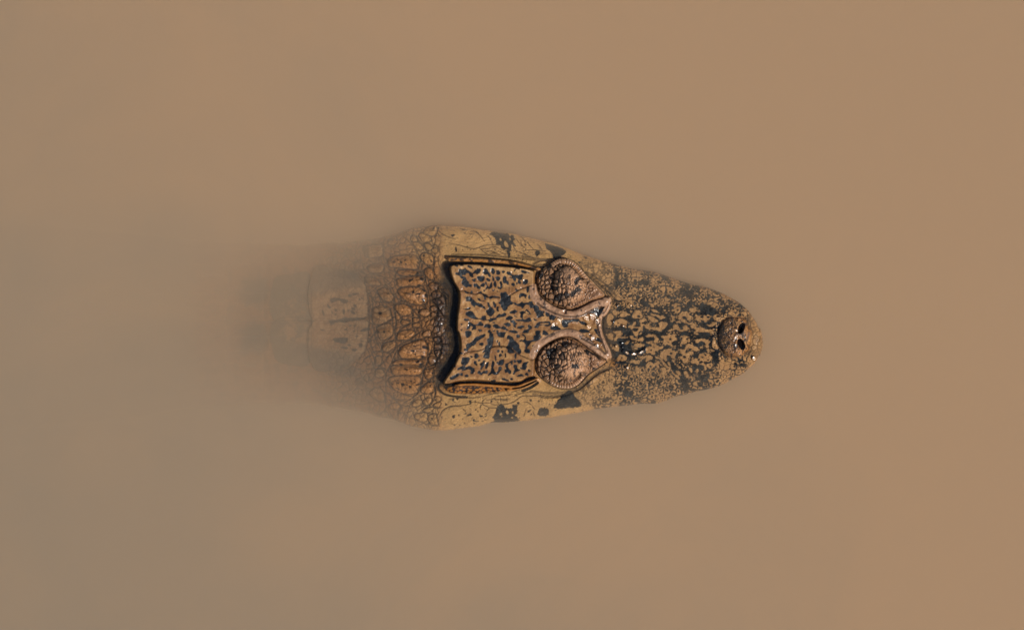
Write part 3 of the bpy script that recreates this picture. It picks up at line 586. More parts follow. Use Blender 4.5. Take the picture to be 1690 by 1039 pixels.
lown = fbm(gx, gy, 16, 45, 3)
gap_w = .155 + .10 * midk + .30 * blot * (1.5 * sstep(.42, .62, fbm(gx, gy, 9, 47, 3))) + .45 * (lown - .5) + .12 * (fbm(gx, gy, 5, 252, 2) - .5)
oc = sstep(.05, -.05, (f2 - f1) - gap_w)                      # dark between the cells
dotr = .25 + .20 * (cid - .5) + .4 * (lown - .5)
oc = np.maximum(oc, sstep(.06, -.06, f1 - dotr))              # dark eye of the cell
oc = np.maximum(oc, sstep(.05, -.05, (v2 - v1) - .2 - .15 * blot) * sstep(.70, .8, lown + .05 * blot) * .8)
MID = polys('P', "1000,515 1020,503 1040,508 1060,508 1090,505 1110,498 1122,494 1160,500 1184,512 1190,560 1184,604 1160,616 1110,624 1090,606 1060,606 1020,600 1008,590 1000,560 994,535")[0]
w, d = sdf(smooth_closed(MID), 10)
midm = np.zeros(gx.shape)
midm[w] = sstep(-1.5, 1.5, d + edge_n[w] * 3)
tan = np.zeros(gx.shape)
for tile, txt in TAN:
    for P in polys(tile, txt):
        fill(tan, P, grow=-.12, rough=2.0)
for tile, txt in DOTS:
    for P in polys(tile, txt):
        erase(tan, P)
# ground between the traced patches: crumbs of tan
crumb = sstep(.02, .10, (v2 - v1) - .36) * sstep(.5, .6, fbm(gx, gy, 13, 77, 2))
tan = np.maximum(tan, crumb * .9 * (1 - sstep(0.2, .3, blur(tan, 6))))
sn_dark = oc * (1 - midm) + (1 - tan) * midm
# nose mound: small dots
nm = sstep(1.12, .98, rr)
q1, q2, qid = voronoi(wx * 1.25, wy * .9, 5.2, 8)
nm_dark = sstep(.34, .22, q1 + .2 * (qid - .4)) * .9
nm_dark = np.maximum(nm_dark, sstep(.55, .63, fbm(gx * 1.3, gy * .8, 6, 300, 3)) * .85)
nm_dark = np.maximum(nm_dark, sstep(.16, .04, q2 - q1) * .9 * sstep(1222, 1200, gx))
nm_dark = np.maximum(nm_dark, sstep(1197, 1188, gx) * sstep(.4, .6, fbm(gx, gy, 5, 61, 2)) * .8)  # left edge of the mound darkened as painted shade
sn_dark = sn_dark * (1 - nm) + nm_dark * nm
sn_dark = sn_dark * (1 - .6 * sstep(1228, 1244, gx))
dark = np.maximum(dark, sn_dark * np.maximum(sn * (1 - plate_in) * (1 - sstep(0, .25, brow)), cheek * .85))
for tile, txt in (('S2', "0,325 80,335 350,345 430,365;680,385 850,410 1039,432"), ('S5', "330,395 450,410 560,415;560,440 740,470 900,460"), ('S2', "110,260 150,170 230,140;400,330 470,440;640,380 660,480")):
    for P in polys(tile, txt):
        stroke(dark, P, 5.5, .97, rough=2.4)
# glossy facets on the lids and the plate
H += 1.6 * (fbm(gx, gy, 24, 250, 3) - .5) * sn
H += 0.75 * (sstep(0, .35, f2 - f1) - .5) * sn * (1 - nm) + .25 * (1 - dark) * sn
H += (0.5 * (sstep(0, .4, q2 - q1) - .5)) * nm
def nwx0(x, y):
    return x * 1.5 + (fbm(x, y, 12, 230, 2) - .5) * 8


# ------------------------------------------------------------------ jaw side
for tile, txt in JAW_SPOTS:
    for P in polys(tile, txt):
        fill(dark, P, rough=1.0 if np.ptp(P[:, 0]) < 14 else 2.0, grow=0.0 if np.ptp(P[:, 0]) < 14 else .6)
for tile, txt in JAW_HOLES:
    for P in polys(tile, txt):
        erase(dark, P)
for tile, txt in JAW_LINES:
    for P in polys(tile, txt):
        stroke(crack, P, 1.5, .95)
        f, t_ = ridge_field(P, 1.4)
        H -= .5 * f
# ------------------------------------------------------------------ neck
neckm = sstep(742, 722, gx + np.abs(gy - 535) * .04) * (1 - plate_in)
neckc = neckm * sstep(500, 560, gx) * sstep(30, 60, 0 * gx + 60)
nwx = gx + (fbm(gx, gy, 22, 51, 3) - .5) * 16
nwy = gy + (fbm(gx, gy, 22, 55, 3) - .5) * 16
n1, n2, nid = voronoi(nwx * 1.12, nwy, 10.0, 11)
k1, k2, kid = voronoi(nwx * 1.2, nwy, 5.2, 12)
H += neckc * (1.6 * (sstep(0, .45, n2 - n1) - .5) + .6 * (sstep(0, .4, k2 - k1) - .5))
ncr = np.maximum(sstep(.16, .04, n2 - n1) * .9, sstep(.12, .02, k2 - k1) * .6)
crack = np.maximum(crack, ncr * neckc)
for tile, txt in WRINK:
    for P in polys(tile, txt):
        stroke(crack, P, 1.9, .95, rough=.2)
        f, t_ = ridge_field(P, 1.9)
        H -= .9 * f
for tile, txt in NECK_SPOTS:
    for P in polys(tile, txt):
        fill(dark, P, grow=.3, val=.95)
# painted shade behind the skull, with dark and brown skin cells
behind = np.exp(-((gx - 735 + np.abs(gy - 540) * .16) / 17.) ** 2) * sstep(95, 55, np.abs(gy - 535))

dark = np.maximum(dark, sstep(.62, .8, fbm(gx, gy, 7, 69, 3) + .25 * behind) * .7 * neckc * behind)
rear_shade = sstep(24, 9, -dist_plate + wob * 1.8) * sstep(762, 752, gx) * sstep(428, 440, gy) * sstep(642, 632, gy) * (1 - plate_in)
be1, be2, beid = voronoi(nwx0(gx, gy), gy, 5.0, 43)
crack = np.maximum(crack, rear_shade * (.97 - .25 * sstep(.12, .4, be2 - be1) * (beid > .45)))
collar_shade = sstep(708, 722, gx + 10 * (fbm(gx, gy, 9, 200, 3) - .5)) * sstep(762, 752, gx) * sstep(84, 70, np.abs(gy - 537)) * (1 - plate_in)
b1, b2, bid = voronoi(nwx * 1.5, nwy, 6.0, 41)
dark = np.maximum(dark, collar_shade * (.72 + .28 * sstep(.3, .08, b2 - b1)) * (1 - .35 * (bid > .72)))
dark = np.maximum(dark, sstep(.35, .55, np.exp(-((gx - 728) / 20.) ** 2) * fbm(gx, gy, 8, 150, 3) * sstep(90, 60, np.abs(gy - 540))) * .8 * (1 - plate_in))
# soft dark saddles on the back and beside the neck plates
sad = (np.exp(-(((gx - 418) / 34.) ** 2 + ((gy - 560) / 36.) ** 2)) + np.exp(-(((gx - 420) / 36.) ** 2 + ((gy - 478) / 30.) ** 2))
       + .8 * np.exp(-(((gx - 575) / 42.) ** 2 + ((gy - 452) / 16.) ** 2)) + .8 * np.exp(-(((gx - 575) / 42.) ** 2 + ((gy - 612) / 18.) ** 2)))
sadm = sstep(.3, .9, sad + .4 * (fbm(gx, gy, 14, 88, 3) - .5))
# scutes
SC = []
scm = np.zeros(gx.shape)
sc_z = np.full(gx.shape, np.nan)
for tile, txt in SCUTES:
    for P in polys(tile, txt):
        c = P.mean(0)
        P = c + (P - c) * 1.0
        size = np.sqrt(np.prod(P.max(0) - P.min(0)))
        big_plate = c[0] < 608 and size > 35
        Q = smooth_closed(P, 4)
        Q = Q + np.stack([fbm(Q[:, 0], Q[:, 1], 6, 180, 2) - .5, fbm(Q[:, 0], Q[:, 1], 6, 184, 2) - .5], 1) * (3.0 if size > 14 else 1.5)
        w, d = sdf(Q, 3)
        dm = d.max()
        rise = (1.4 + .085 * size) if not big_plate else (2.2 if c[0] > 512 else .8)
        if size < 9:
            rise = 1.3
        prof = np.sqrt(np.clip(1 - (1 - np.clip(d / max(dm, .1), 0, 1)) ** 2.2, 0, 1))
        if big_plate:
            prof = prof * np.exp(-((gy[w] - 529) / 44.) ** 2) * sstep(510, 575, gx[w] + (64 if c[0] < 512 else 0))
        lean = np.clip((gx[w] - c[0]) / size, -1, 1) * .45 * rise
        keel = 0.5 * rise * np.exp(-((gy[w] - c[1]) / (size * .14)) ** 2) * (prof > 0) if size > 13 else 0
        bh = blur(H[w], 3)
        z = bh * .5 + np.interp(c[0], HCX, HCZ) * 0 + bh.mean() * .5 + rise * prof + lean * prof + keel * prof
        ray = np.arctan2(gy[w] - c[1], gx[w] - c[0] + .25 * size)
        z += .22 * np.sin(ray * 18 + 3 * vnoise(gx[w], gy[w], 4, 33)) * prof * sstep(0, .4, 1 - prof * .3) + .5 * (fbm(gx[w], gy[w], 3.5, 37, 2) - .5)
        m = d > -2.0
        sc_z[w] = np.where(m, np.where(np.isnan(sc_z[w]), z, np.maximum(z, np.nan_to_num(sc_z[w], nan=-99))), sc_z[w])
        scm[w] = np.maximum(scm[w], sstep(-.4, .6, d))
        SC.append((Q[::2], size, c))
        H[w] = np.where(d > .3, np.minimum(H[w], z - 1.2), H[w])
        H[w] -= (1.2 if not big_plate else .4) * np.exp(-((d + .8) / 1.1) ** 2)
        crack[w] = np.where(d > 1.0, crack[w] * .65, crack[w])
        crack[w] = np.maximum(crack[w], np.exp(-((d + .75) / .9) ** 2) * (.85 if not big_plate else .55 * np.exp(-((gy[w] - 529) / 36.) ** 2)))
# back plates far down: regular rows of keels
rowm = sstep(452, 440, gx)
fx = (gx / 62.) % 1.0
fy = ((gy - 530) / 24.) % 1.0
H += rowm * 4 * np.sqrt(np.clip(np.sin(np.pi * fx) * np.sin(np.pi * fy), 0, 1))

gl_m = np.zeros(gx.shape)
# wet, pitted skin between the brows and in front of them, with a ridge and facets shaped to glint in the sun
wet = (np.exp(-(((gx - 976) / 16.) ** 2 + ((gy - 522) / 11.) ** 2)) + .8 * np.exp(-(((gx - 968) / 18.) ** 2 + ((gy - 556) / 8.) ** 2))
       + .6 * np.exp(-(((gx - 925) / 12.) ** 2 + ((gy - 533) / 8.) ** 2)) + .6 * np.exp(-(((gx - 1012) / 14.) ** 2 + ((gy - 560) / 24.) ** 2)))
H += wet * (fbm(gx, gy, 4.5, 160, 2) - .5) * 4 * (1 - sstep(0, .3, brow)) * (1 - lidm)
H += np.clip(wet, 0, 1) * .35 * ((980 - gx) + (gy - 530)) * -.12 * 0
for cx_, cy_, r_, k_ in ((984, 511, 6, .36), (979, 521, 8, .36), (986, 530, 5, .36), (968, 524, 5, .3), (972, 540, 5, .34), (978, 557, 5, .4), (985, 571, 4, .4), (925, 528, 5, .33), (913, 536, 4, .36),
                         (931, 513, 4, .3), (783, 614, 2.6, .45), (844, 449, 2.2, .4), (840, 456, 2.2, .4), (1215, 557, 4, .4), (1216, 545, 3, .4), (1214, 570, 3.5, .4), (1227, 570, 2.5, .4), (1229, 556, 2.5, .4),
                         (720, 472, 3, .4), (725, 497, 2.5, .4), (1003, 585, 3, .4), (990, 537, 2.5, .4), (888, 626, 2.5, .4), (955, 640, 3, .3), (912, 654, 3, .4)):
    w = (slice(max(0, int((cy_ - 16 - Y0) * S)), int((cy_ + 16 - Y0) * S)), slice(int((cx_ - 16 - X0) * S), int((cx_ + 16 - X0) * S)))
    xx, yy = gx[w], gy[w]
    g_ = np.exp(-((xx - cx_) ** 2 + (yy - cy_) ** 2) / (r_ * 1.15) ** 2)
    g_ = sstep(.30, .62, g_ + .5 * (fbm(xx, yy, 4, 260, 2) - .5))
    h0 = (H[w] * g_).sum() / max(g_.sum(), 1e-6)
    tgt = h0 - .40 * ((xx - cx_) * .88 + (yy - cy_) * .47) + (fbm(xx, yy, 2.6, 262, 2) - .5) * .9
    H[w] = H[w] * (1 - g_) + tgt * g_
glintP = polys('P', "1030,579 1037,584 1044,583.5 1052,584 1060,581 1065,576")[0]
f, t_ = ridge_field(glintP, 4.6)
H = np.maximum(H, np.where(f > 0, -3.0 + 5.6 * f ** 1.2, -99))
for cx_, cy_, r_ in ((1036, 606, 3), (1013, 531, 2), (1028, 538, 2.5), (1038, 502, 2), (1020, 503, 1.8), (1027, 566, 2.5), (1017, 571, 2), (1031, 538, 2)):
    q_ = ((gx - cx_) ** 2 + (gy - cy_) ** 2) / r_ ** 2
    H = np.maximum(H, np.where(q_ < 2, -2.5 + 5.0 * np.exp(-q_), -99))
for cx_, cy_, r_ in ((1036, 606, 3.2), (1013, 531, 2.4), (1027, 566, 2.8), (1028, 573, 2.4), (1244, 591, 4.6), (1029, 538, 2.4), (1019, 505, 2), (1041, 504, 2.6), (1017, 571, 2.2)):
    w = (slice(int((cy_ - 12 - Y0) * S), int((cy_ + 12 - Y0) * S)), slice(int((cx_ - 12 - X0) * S), int((cx_ + 12 - X0) * S)))
    xx, yy = gx[w], gy[w]
    g_ = sstep(.28, .6, np.exp(-((xx - cx_) ** 2 + (yy - cy_) ** 2) / r_ ** 2) + .45 * (fbm(xx, yy, 3, 280, 2) - .5))
    tgt = 2.2 - .40 * ((xx - cx_) * .88 + (yy - cy_) * .47) + (fbm(xx, yy, 2.6, 282, 2) - .5) * .6
    H[w] = H[w] * (1 - g_) + tgt * g_
    gl_m[w] = np.maximum(gl_m[w], g_)
for cx_, cy_, rx_, ry_, an_ in ((1035, 582, 4.6, 2.0, .5), (1046, 584, 5.2, 2.2, .0), (1058, 581, 5.6, 2.2, -.45)):
    w = (slice(int((cy_ - 12 - Y0) * S), int((cy_ + 12 - Y0) * S)), slice(int((cx_ - 14 - X0) * S), int((cx_ + 14 - X0) * S)))
    xx, yy = gx[w] - cx_, gy[w] - cy_
    ua, va = xx * math.cos(an_) + yy * math.sin(an_), -xx * math.sin(an_) + yy * math.cos(an_)
    g_ = sstep(.28, .6, np.exp(-(ua / rx_) ** 2 - (va / ry_) ** 2) + .35 * (fbm(gx[w], gy[w], 4, 290, 2) - .5))
    tgt = 2.9 - .40 * (xx * .88 + yy * .47) + (fbm(gx[w], gy[w], 3.2, 292, 2) - .5) * .5
    H[w] = H[w] * (1 - g_) + tgt * g_
    dark[w] *= 1 - .6 * g_  # pigment lightened under the glint facets
# fine grain everywhere
H += (fbm(gx, gy, 2.6, 71, 2) - .5) * .55 * (1 - lidm)
wr = np.sin((gy + (fbm(gx, gy, 18, 73, 3) - .5) * 22) * 1.5 + gx * .10)
side = sstep(.58, .75, np.abs(T)) * sstep(700, 760, gx) * sstep(1010, 940, gx)
H += .35 * wr * side + 2.2 * (fbm(gx, gy, 22, 210, 2) - .5) * side
jd = sstep(.80, .86, vnoise(gx * 1.0, gy * 1.5, 2.6, 212)) * side * sstep(.45, .6, fbm(gx, gy, 20, 214, 2))
dark = np.maximum(dark, jd * .8)
# folded skin beside the skull, both sides
fold = np.exp(-((np.abs(gy - 538 + (gx - 800) * -.02) - 112) / 9.) ** 2) * sstep(750, 790, gx) * sstep(960, 900, gx)
fw1, fw2, _ = voronoi(gx * .32 + (fbm(gx, gy, 16, 82, 2) - .5) * 6, gy + (fbm(gx, gy, 16, 84, 2) - .5) * 8, 3.6, 17)
H += fold * 1.0 * (sstep(0, .4, fw2 - fw1) - .5)
crack = np.maximum(crack, fold * sstep(.12, .03, fw2 - fw1) * .5)

# ------------------------------------------------------------------ colours
def C(r, g, b):
    return np.array([r, g, b])


def mixc(a, b, m):
    return a * (1 - m[..., None]) + b * m[..., None]


tanc, tan2 = C(.245, .112, .039), C(.345, .18, .066)
orange, neckcol = C(.33, .13, .028), C(.36, .165, .062)
jawcol, browcol = C(.46, .27, .108), C(.35, .195, .112)
darkc, dark2, crackc = C(.011, .0115, .012), C(.028, .030, .030), C(.008, .005, .003)
n_lo, n_md, n_hi = fbm(gx, gy, 40, 5, 3), fbm(gx, gy, 9, 6, 3), fbm(gx, gy, 2.4, 9, 2)


def colour(crk, drk):
    col = np.broadcast_to(tanc, gx.shape + (3,)).copy()
    col = mixc(col, tan2, sstep(.35, .7, n_md))
    jm = sstep(.50, .72, np.abs(T)) * sstep(690, 740, gx) * sstep(1120, 1000, gx)
    jm = np.maximum(jm, fold)
    col = mixc(col, jawcol, jm * .85)
    col = mixc(col, C(.40, .225, .10), np.clip(sn + cheek, 0, 1) * (1 - nm) * .8 * (1 - plate_in))
    col = mixc(col, neckcol, neckm * .9)
    pv = fbm(gx, gy, 7, 170, 3)
    near = sstep(625, 665, gx)
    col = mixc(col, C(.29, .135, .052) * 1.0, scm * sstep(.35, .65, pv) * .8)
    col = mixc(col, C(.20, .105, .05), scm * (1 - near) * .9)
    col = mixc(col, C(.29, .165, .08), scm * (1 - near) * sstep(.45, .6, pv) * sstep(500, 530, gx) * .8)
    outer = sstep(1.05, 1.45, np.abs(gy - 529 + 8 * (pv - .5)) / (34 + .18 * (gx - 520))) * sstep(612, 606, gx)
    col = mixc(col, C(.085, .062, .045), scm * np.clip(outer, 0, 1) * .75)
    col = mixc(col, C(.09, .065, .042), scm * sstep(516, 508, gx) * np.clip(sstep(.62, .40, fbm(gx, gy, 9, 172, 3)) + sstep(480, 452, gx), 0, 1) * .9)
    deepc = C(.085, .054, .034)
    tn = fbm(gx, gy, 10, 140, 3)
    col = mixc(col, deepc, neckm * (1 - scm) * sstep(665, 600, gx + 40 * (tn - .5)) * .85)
    col = mixc(col, C(.20, .088, .034), neckm * (1 - scm) * sstep(.22, .5, tn) * sstep(722, 700, gx) * .85)
    col = mixc(col, C(.44, .25, .10), (1 - .5 * sstep(660, 620, gx)) * neckm * sstep(.55, .8, np.abs(T)) * sstep(640, 700, gx) * .8)
    col = mixc(col, browcol, np.clip(sstep(0, .5, brow) * .8 * (1 - lidm), 0, 1))
    col = mixc(col, C(.27, .135, .068), lidm * .85)
    col = mixc(col, C(.42, .22, .11), lidm * sstep(1.02, .75, lid_r + .25 * (n_md - .5)) * .9)  # dome crowns painted lighter, as a highlight
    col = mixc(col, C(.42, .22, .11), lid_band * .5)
    og = np.clip(pocket + flap_u * .9 + sstep(0, .4, flap_l) * .6 + np.exp(-((rr - .92) / .14) ** 2) * .55
                 + .5 * np.exp(-(dist_plate / 2.5) ** 2) * sstep(890, 860, gx) + .7 * np.exp(-(((gx - 1016) / 14.) ** 2 + ((gy - 600) / 8.) ** 2)), 0, 1)
    col = mixc(col, orange, og)
    col = mixc(col, C(.12, .058, .022), nm * sstep(1212, 1194, gx + 8 * (n_md - .5)) * .55)  # shaded left side of the nose mound, painted into the colour
    col = mixc(col, C(.30, .14, .055), nm * sstep(1232, 1218, gx) * sstep(1196, 1212, gx) * .6)
    # shade on the left slopes of the eyelids, painted into the colour
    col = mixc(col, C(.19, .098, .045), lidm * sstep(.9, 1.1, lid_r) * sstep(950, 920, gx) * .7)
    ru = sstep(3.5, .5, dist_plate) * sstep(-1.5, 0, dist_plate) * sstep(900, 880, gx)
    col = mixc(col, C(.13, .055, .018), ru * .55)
    col *= (0.78 + .34 * n_md + .16 * (n_hi - .5) + .20 * (n_lo - .5))[..., None]
    col *= (1 + .16 * (vnoise(gx, gy, 1.3, 14) - .5))[..., None]
    # speckled pocket below the plate
    p1, p2, pid = voronoi(gx * .8, gy * 1.1, 4.4, 23)
    spk = sstep(.50, .30, p1 * 1.0 + .25 * (pid - .5)) * sstep(636, 640, gy)
    left = sstep(790, 760, gx)
    drk = np.maximum(drk, pocket * np.clip(1 - spk, 0, 1) * (.96 - .30 * left * sstep(.4, .6, n_md)) * (1 - sstep(.2, .6, flap_l)))
    pu = sstep(.5, .62, fbm(gx * .6, gy, 4.5, 92, 2))
    drk = np.maximum(drk, pu * sstep(.1, .6, flap_u) * .85)
    # eyelid scales: a few dark ones, dark net
    lk = lidm * sstep(.84, .90, lid_id + .25 * (fbm(gx, gy, 14, 95, 2) - .5)) * (1 - lid_band)
    ls = lidm * sstep(.64, .70, fbm(gx * 1.2 + gy * .5, gy * .55, 5.0, 97, 3)) * .8
    drk = np.maximum(drk, np.maximum(lk, ls * (lid_r < 1.1)) * .95)
    inter = plate_in * sstep(895, 930, gx)
    bs = np.maximum(sstep(.68, .74, fbm(gx, gy, 6, 103, 3)) * sstep(.1, .5, brow) * .8, sstep(.55, .15, brow) * (brow > 0) * .22 * (1 - lidm))
    drk = np.maximum(drk, bs)
    dcol = darkc + (dark2 - darkc) * sstep(.45, .75, fbm(gx, gy, 5, 111, 3))[..., None]
    col = mixc(col, C(.035, .032, .030), sadm * .85)
    col = col * (1 - drk[..., None]) + dcol * drk[..., None]
    col = mixc(col, crackc, np.clip(crk, 0, 1) * .97)
    return col


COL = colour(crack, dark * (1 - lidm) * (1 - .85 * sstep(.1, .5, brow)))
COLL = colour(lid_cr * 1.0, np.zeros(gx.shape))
H += .35 * dark * 0 - .25 * dark * plate_in
Hn = np.nan_to_num(H)


def bil(A, x, y):
    u = np.clip((x - X0) * S, 0, NXr - 1.001)
    v = np.clip((y - Y0) * S, 0, NYr - 1.001)
    i, j = u.astype(int), v.astype(int)
    fu, fv = u - i, v - j
    if A.ndim == 3:
        fu, fv = fu[..., None], fv[..., None]
    return (A[j, i] * (1 - fu) + A[j, i + 1] * fu) * (1 - fv) + (A[j + 1, i] * (1 - fu) + A[j + 1, i + 1] * fu) * fv


# ------------------------------------------------------------------ materials
def links(m):
    return m.node_tree.nodes, m.node_tree.links


def skin_material():
    m = bpy.data.materials.new("wet_reptile_skin")
    m.use_nodes = True
    n, l = links(m)
    b = n["Principled BSDF"]
    at = n.new("ShaderNodeAttribute")
    at.attribute_name = "pigment"
    tc = n.new("ShaderNodeTexCoord")
    no = n.new("ShaderNodeTexNoise")
    no.inputs['Scale'].default_value = 900
    no.inputs['Detail'].default_value = 4
    l.new(tc.outputs['Object'], no.inputs['Vector'])
    mr = n.new("ShaderNodeMapRange")
    mr.inputs['From Min'].default_value = .3
    mr.inputs['From Max'].default_value = .7
    mr.inputs['To Min'].default_value = .86
    mr.inputs['To Max'].default_value = 1.14
    l.new(no.outputs['Fac'], mr.inputs['Value'])
    mul = n.new("ShaderNodeVectorMath")
    mul.operation = 'SCALE'
    l.new(at.outputs['Color'], mul.inputs[0])
    l.new(mr.outputs[0], mul.inputs['Scale'])
    l.new(mul.outputs[0], b.inputs['Base Color'])
    wet = n.new("ShaderNodeAttribute")
    wet.attribute_name = "dry_air"                      # 1 where the skin stands out of the water
    no2 = n.new("ShaderNodeTexNoise")
    no2.inputs['Scale'].default_value = 160
    no2.inputs['Detail'].default_value = 3
    l.new(tc.outputs['Object'], no2.inputs['Vector'])
    r1 = n.new("ShaderNodeMapRange")
    r1.inputs['From Min'].default_value = .35
    r1.inputs['From Max'].default_value = .65
    r1.inputs['To Min'].default_value = .26
    r1.inputs['To Max'].default_value = .5
    l.new(no2.outputs['Fac'], r1.inputs['Value'])
    l.new(r1.outputs[0], b.inputs['Roughness'])
    s1 = n.new("ShaderNodeMath")
    s1.operation = 'MULTIPLY'
    s1.inputs[1].default_value = .2
    l.new(wet.outputs['Fac'], s1.inputs[0])
    l.new(s1.outputs[0], b.inputs['Specular IOR Level'])
    s2 = n.new("ShaderNodeMath")
    s2.operation = 'MULTIPLY'
    s2.inputs[1].default_value = .20
    l.new(wet.outputs['Fac'], s2.inputs[0])
    l.new(s2.outputs[0], b.inputs['Coat Weight'])
    b.inputs['Coat Roughness'].default_value = .11
    bu = n.new("ShaderNodeBump")
    bu.inputs['Strength'].default_value = .55
    bu.inputs['Distance'].default_value = .00018
    no3 = n.new("ShaderNodeTexNoise")
    no3.inputs['Scale'].default_value = 1500
    no3.inputs['Detail'].default_value = 5
    l.new(tc.outputs['Object'], no3.inputs['Vector'])
    l.new(no3.outputs['Fac'], bu.inputs['Height'])
    l.new(bu.outputs[0], b.inputs['Normal'])
    return m


SKIN = skin_material()


def make_mesh(name, V, F, col, air, parent=None):
    me = bpy.data.meshes.new(name)
    nv, nf = len(V), len(F)
    me.vertices.add(nv)
    me.vertices.foreach_set("co", V.astype(np.float32).ravel())
    me.loops.add(nf * 4)
    me.loops.foreach_set("vertex_index", F.astype(np.int32).ravel())
    me.polygons.add(nf)
    me.polygons.foreach_set("loop_start", np.arange(0, nf * 4, 4, dtype=np.int32))
    me.polygons.foreach_set("loop_total", np.full(nf, 4, dtype=np.int32))
    me.update(calc_edges=True)
    me.polygons.foreach_set("use_smooth", np.ones(nf, dtype=bool))
    a = me.attributes.new("pigment", 'FLOAT_COLOR', 'POINT')
    a.data.foreach_set("color", np.concatenate([col, np.ones((nv, 1))], 1).astype(np.float32).ravel())
    a = me.attributes.new("dry_air", 'FLOAT', 'POINT')
    a.data.foreach_set("value", air.astype(np.float32))
    me.materials.append(SKIN)
    ob = bpy.data.objects.new(name, me)
    scene.collection.objects.link(ob)
    if parent is not None:
        ob.parent = parent
    return ob


def world_xyz(x, y, z):
    return np.stack([(x - CX) * K, -(y - CY) * K, z * K], -1)


# ------------------------------------------------------------------ the body: one closed skin
def build_body():
    xs = np.concatenate([np.arange(-700, 300, 20.), np.arange(300, 560, 1.6), np.arange(560, 700, .95), np.arange(700, 1240, .72),
                         np.arange(1240, 1256, .5), 1259 - np.linspace(1, 0, 26) ** 2 * 3])
    xs = xs[xs < 1258.98]
    tp, bt = silh(xs)
    NT = 500
    a = np.linspace(-1, 1, NT)
    ts = np.sign(a) * (np.abs(a) * .94 + .06 * np.sin(np.abs(a) * np.pi / 2))
    ts = np.tanh(ts * 1.05) / np.tanh(1.05) * .15 + ts * .85
    c, w = (tp + bt) / 2, (bt - tp) / 2
    Xg = np.repeat(xs[:, None], NT, 1)
    Yg = c[:, None] + w[:, None] * ts[None, :]
    far = base_h(Xg, np.repeat(ts[None, :], len(xs), 0))
    zr = base_h(Xg, np.repeat(ts[None, :], len(xs), 0)) + bil(Hn - HBASE, Xg, Yg)
    m = sstep(302, 330, Xg)
    Z = far * (1 - m) + zr * m
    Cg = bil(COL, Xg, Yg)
    backc = np.array([.12, .085, .055]) * (0.6 + .8 * fbm(Xg, Yg, 40, 120, 3))[..., None]
    Cg = Cg * m[..., None] + backc * (1 - m[..., None])
    # flanks and belly
    NB = 26
    ang = np.linspace(0, np.pi, NB + 2)[1:-1]
    depth = np.interp(xs, [-700, -300, 300, 700, 1000, 1200, 1259], [40, 150, 150, 95, 60, 38, 18])
    depth = depth * np.sqrt(np.clip((1259.3 - xs) / 12., 0, 1))
    bul = np.interp(xs, [-700, 0, 640, 760, 1000, 1259], [.0, .12, .06, .0, .01, .0])
    Yb = c[:, None] + w[:, None] * np.cos(ang)[None, :] * (1 + bul[:, None] * np.sin(ang)[None, :] ** .5)
    ze = Z[:, -1][:, None] * (1 - (ang / np.pi))[None, :] + Z[:, 0][:, None] * (ang / np.pi)[None, :]
    Zb = ze - depth[:, None] * np.sin(ang)[None, :] ** .8
    Xb = np.repeat(xs[:, None], NB, 1)
    X = np.concatenate([Xg, Xb], 1)
    Y = np.concatenate([Yg, Yb], 1)
    Zt = np.concatenate([Z, Zb], 1)
    cb = np.broadcast_to(np.array([.42, .33, .2]), (len(xs), NB, 3)) * np.ones((len(xs), NB, 1))
    Cc = np.concatenate([Cg, cb], 1)
    n, r = X.shape
    V = world_xyz(X, Y, Zt).reshape(-1, 3)
    idx = np.arange(n * r).reshape(n, r)
    nx = np.roll(idx, -1, 1)
    F = np.stack([idx[:-1], idx[1:], nx[1:], nx[:-1]], -1).reshape(-1, 4)
    F = F[:, ::-1]
    # close both ends
    cols = Cc.reshape(-1, 3)
    caps = []
    Vx = [V]
    Cx = [cols]
    base = len(V)
    for k, row in enumerate((idx[0], idx[-1])):
        ctr = V[row].mean(0)
        Vx.append(ctr[None])
        Cx.append(cols[row].mean(0)[None])
        ci = base + k
        q = row if k == 0 else row[::-1]
        for i in range(0, len(q) - 1, 2):
            caps.append((q[i], q[i + 1], q[(i + 2) % len(q)], ci))
    V = np.concatenate(Vx)
    cols = np.concatenate(Cx)
    F = np.concatenate([F, np.array(caps)])
    air = sstep(-.3, .6, V[:, 2] / K)
    return V, F, cols, air


# caiman: an empty at the thing's base with its skin and plates as parts
root = bpy.data.objects.new("caiman", None)
root.location = (0, 0, 0)
root.empty_display_size = .05
scene.collection.objects.link(root)
root['label'] = "spotted tan and black caiman floating with only its head out of the muddy water"
root['category'] = "caiman"
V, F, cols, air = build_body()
body = make_mesh("body", V, F, cols, air, root)


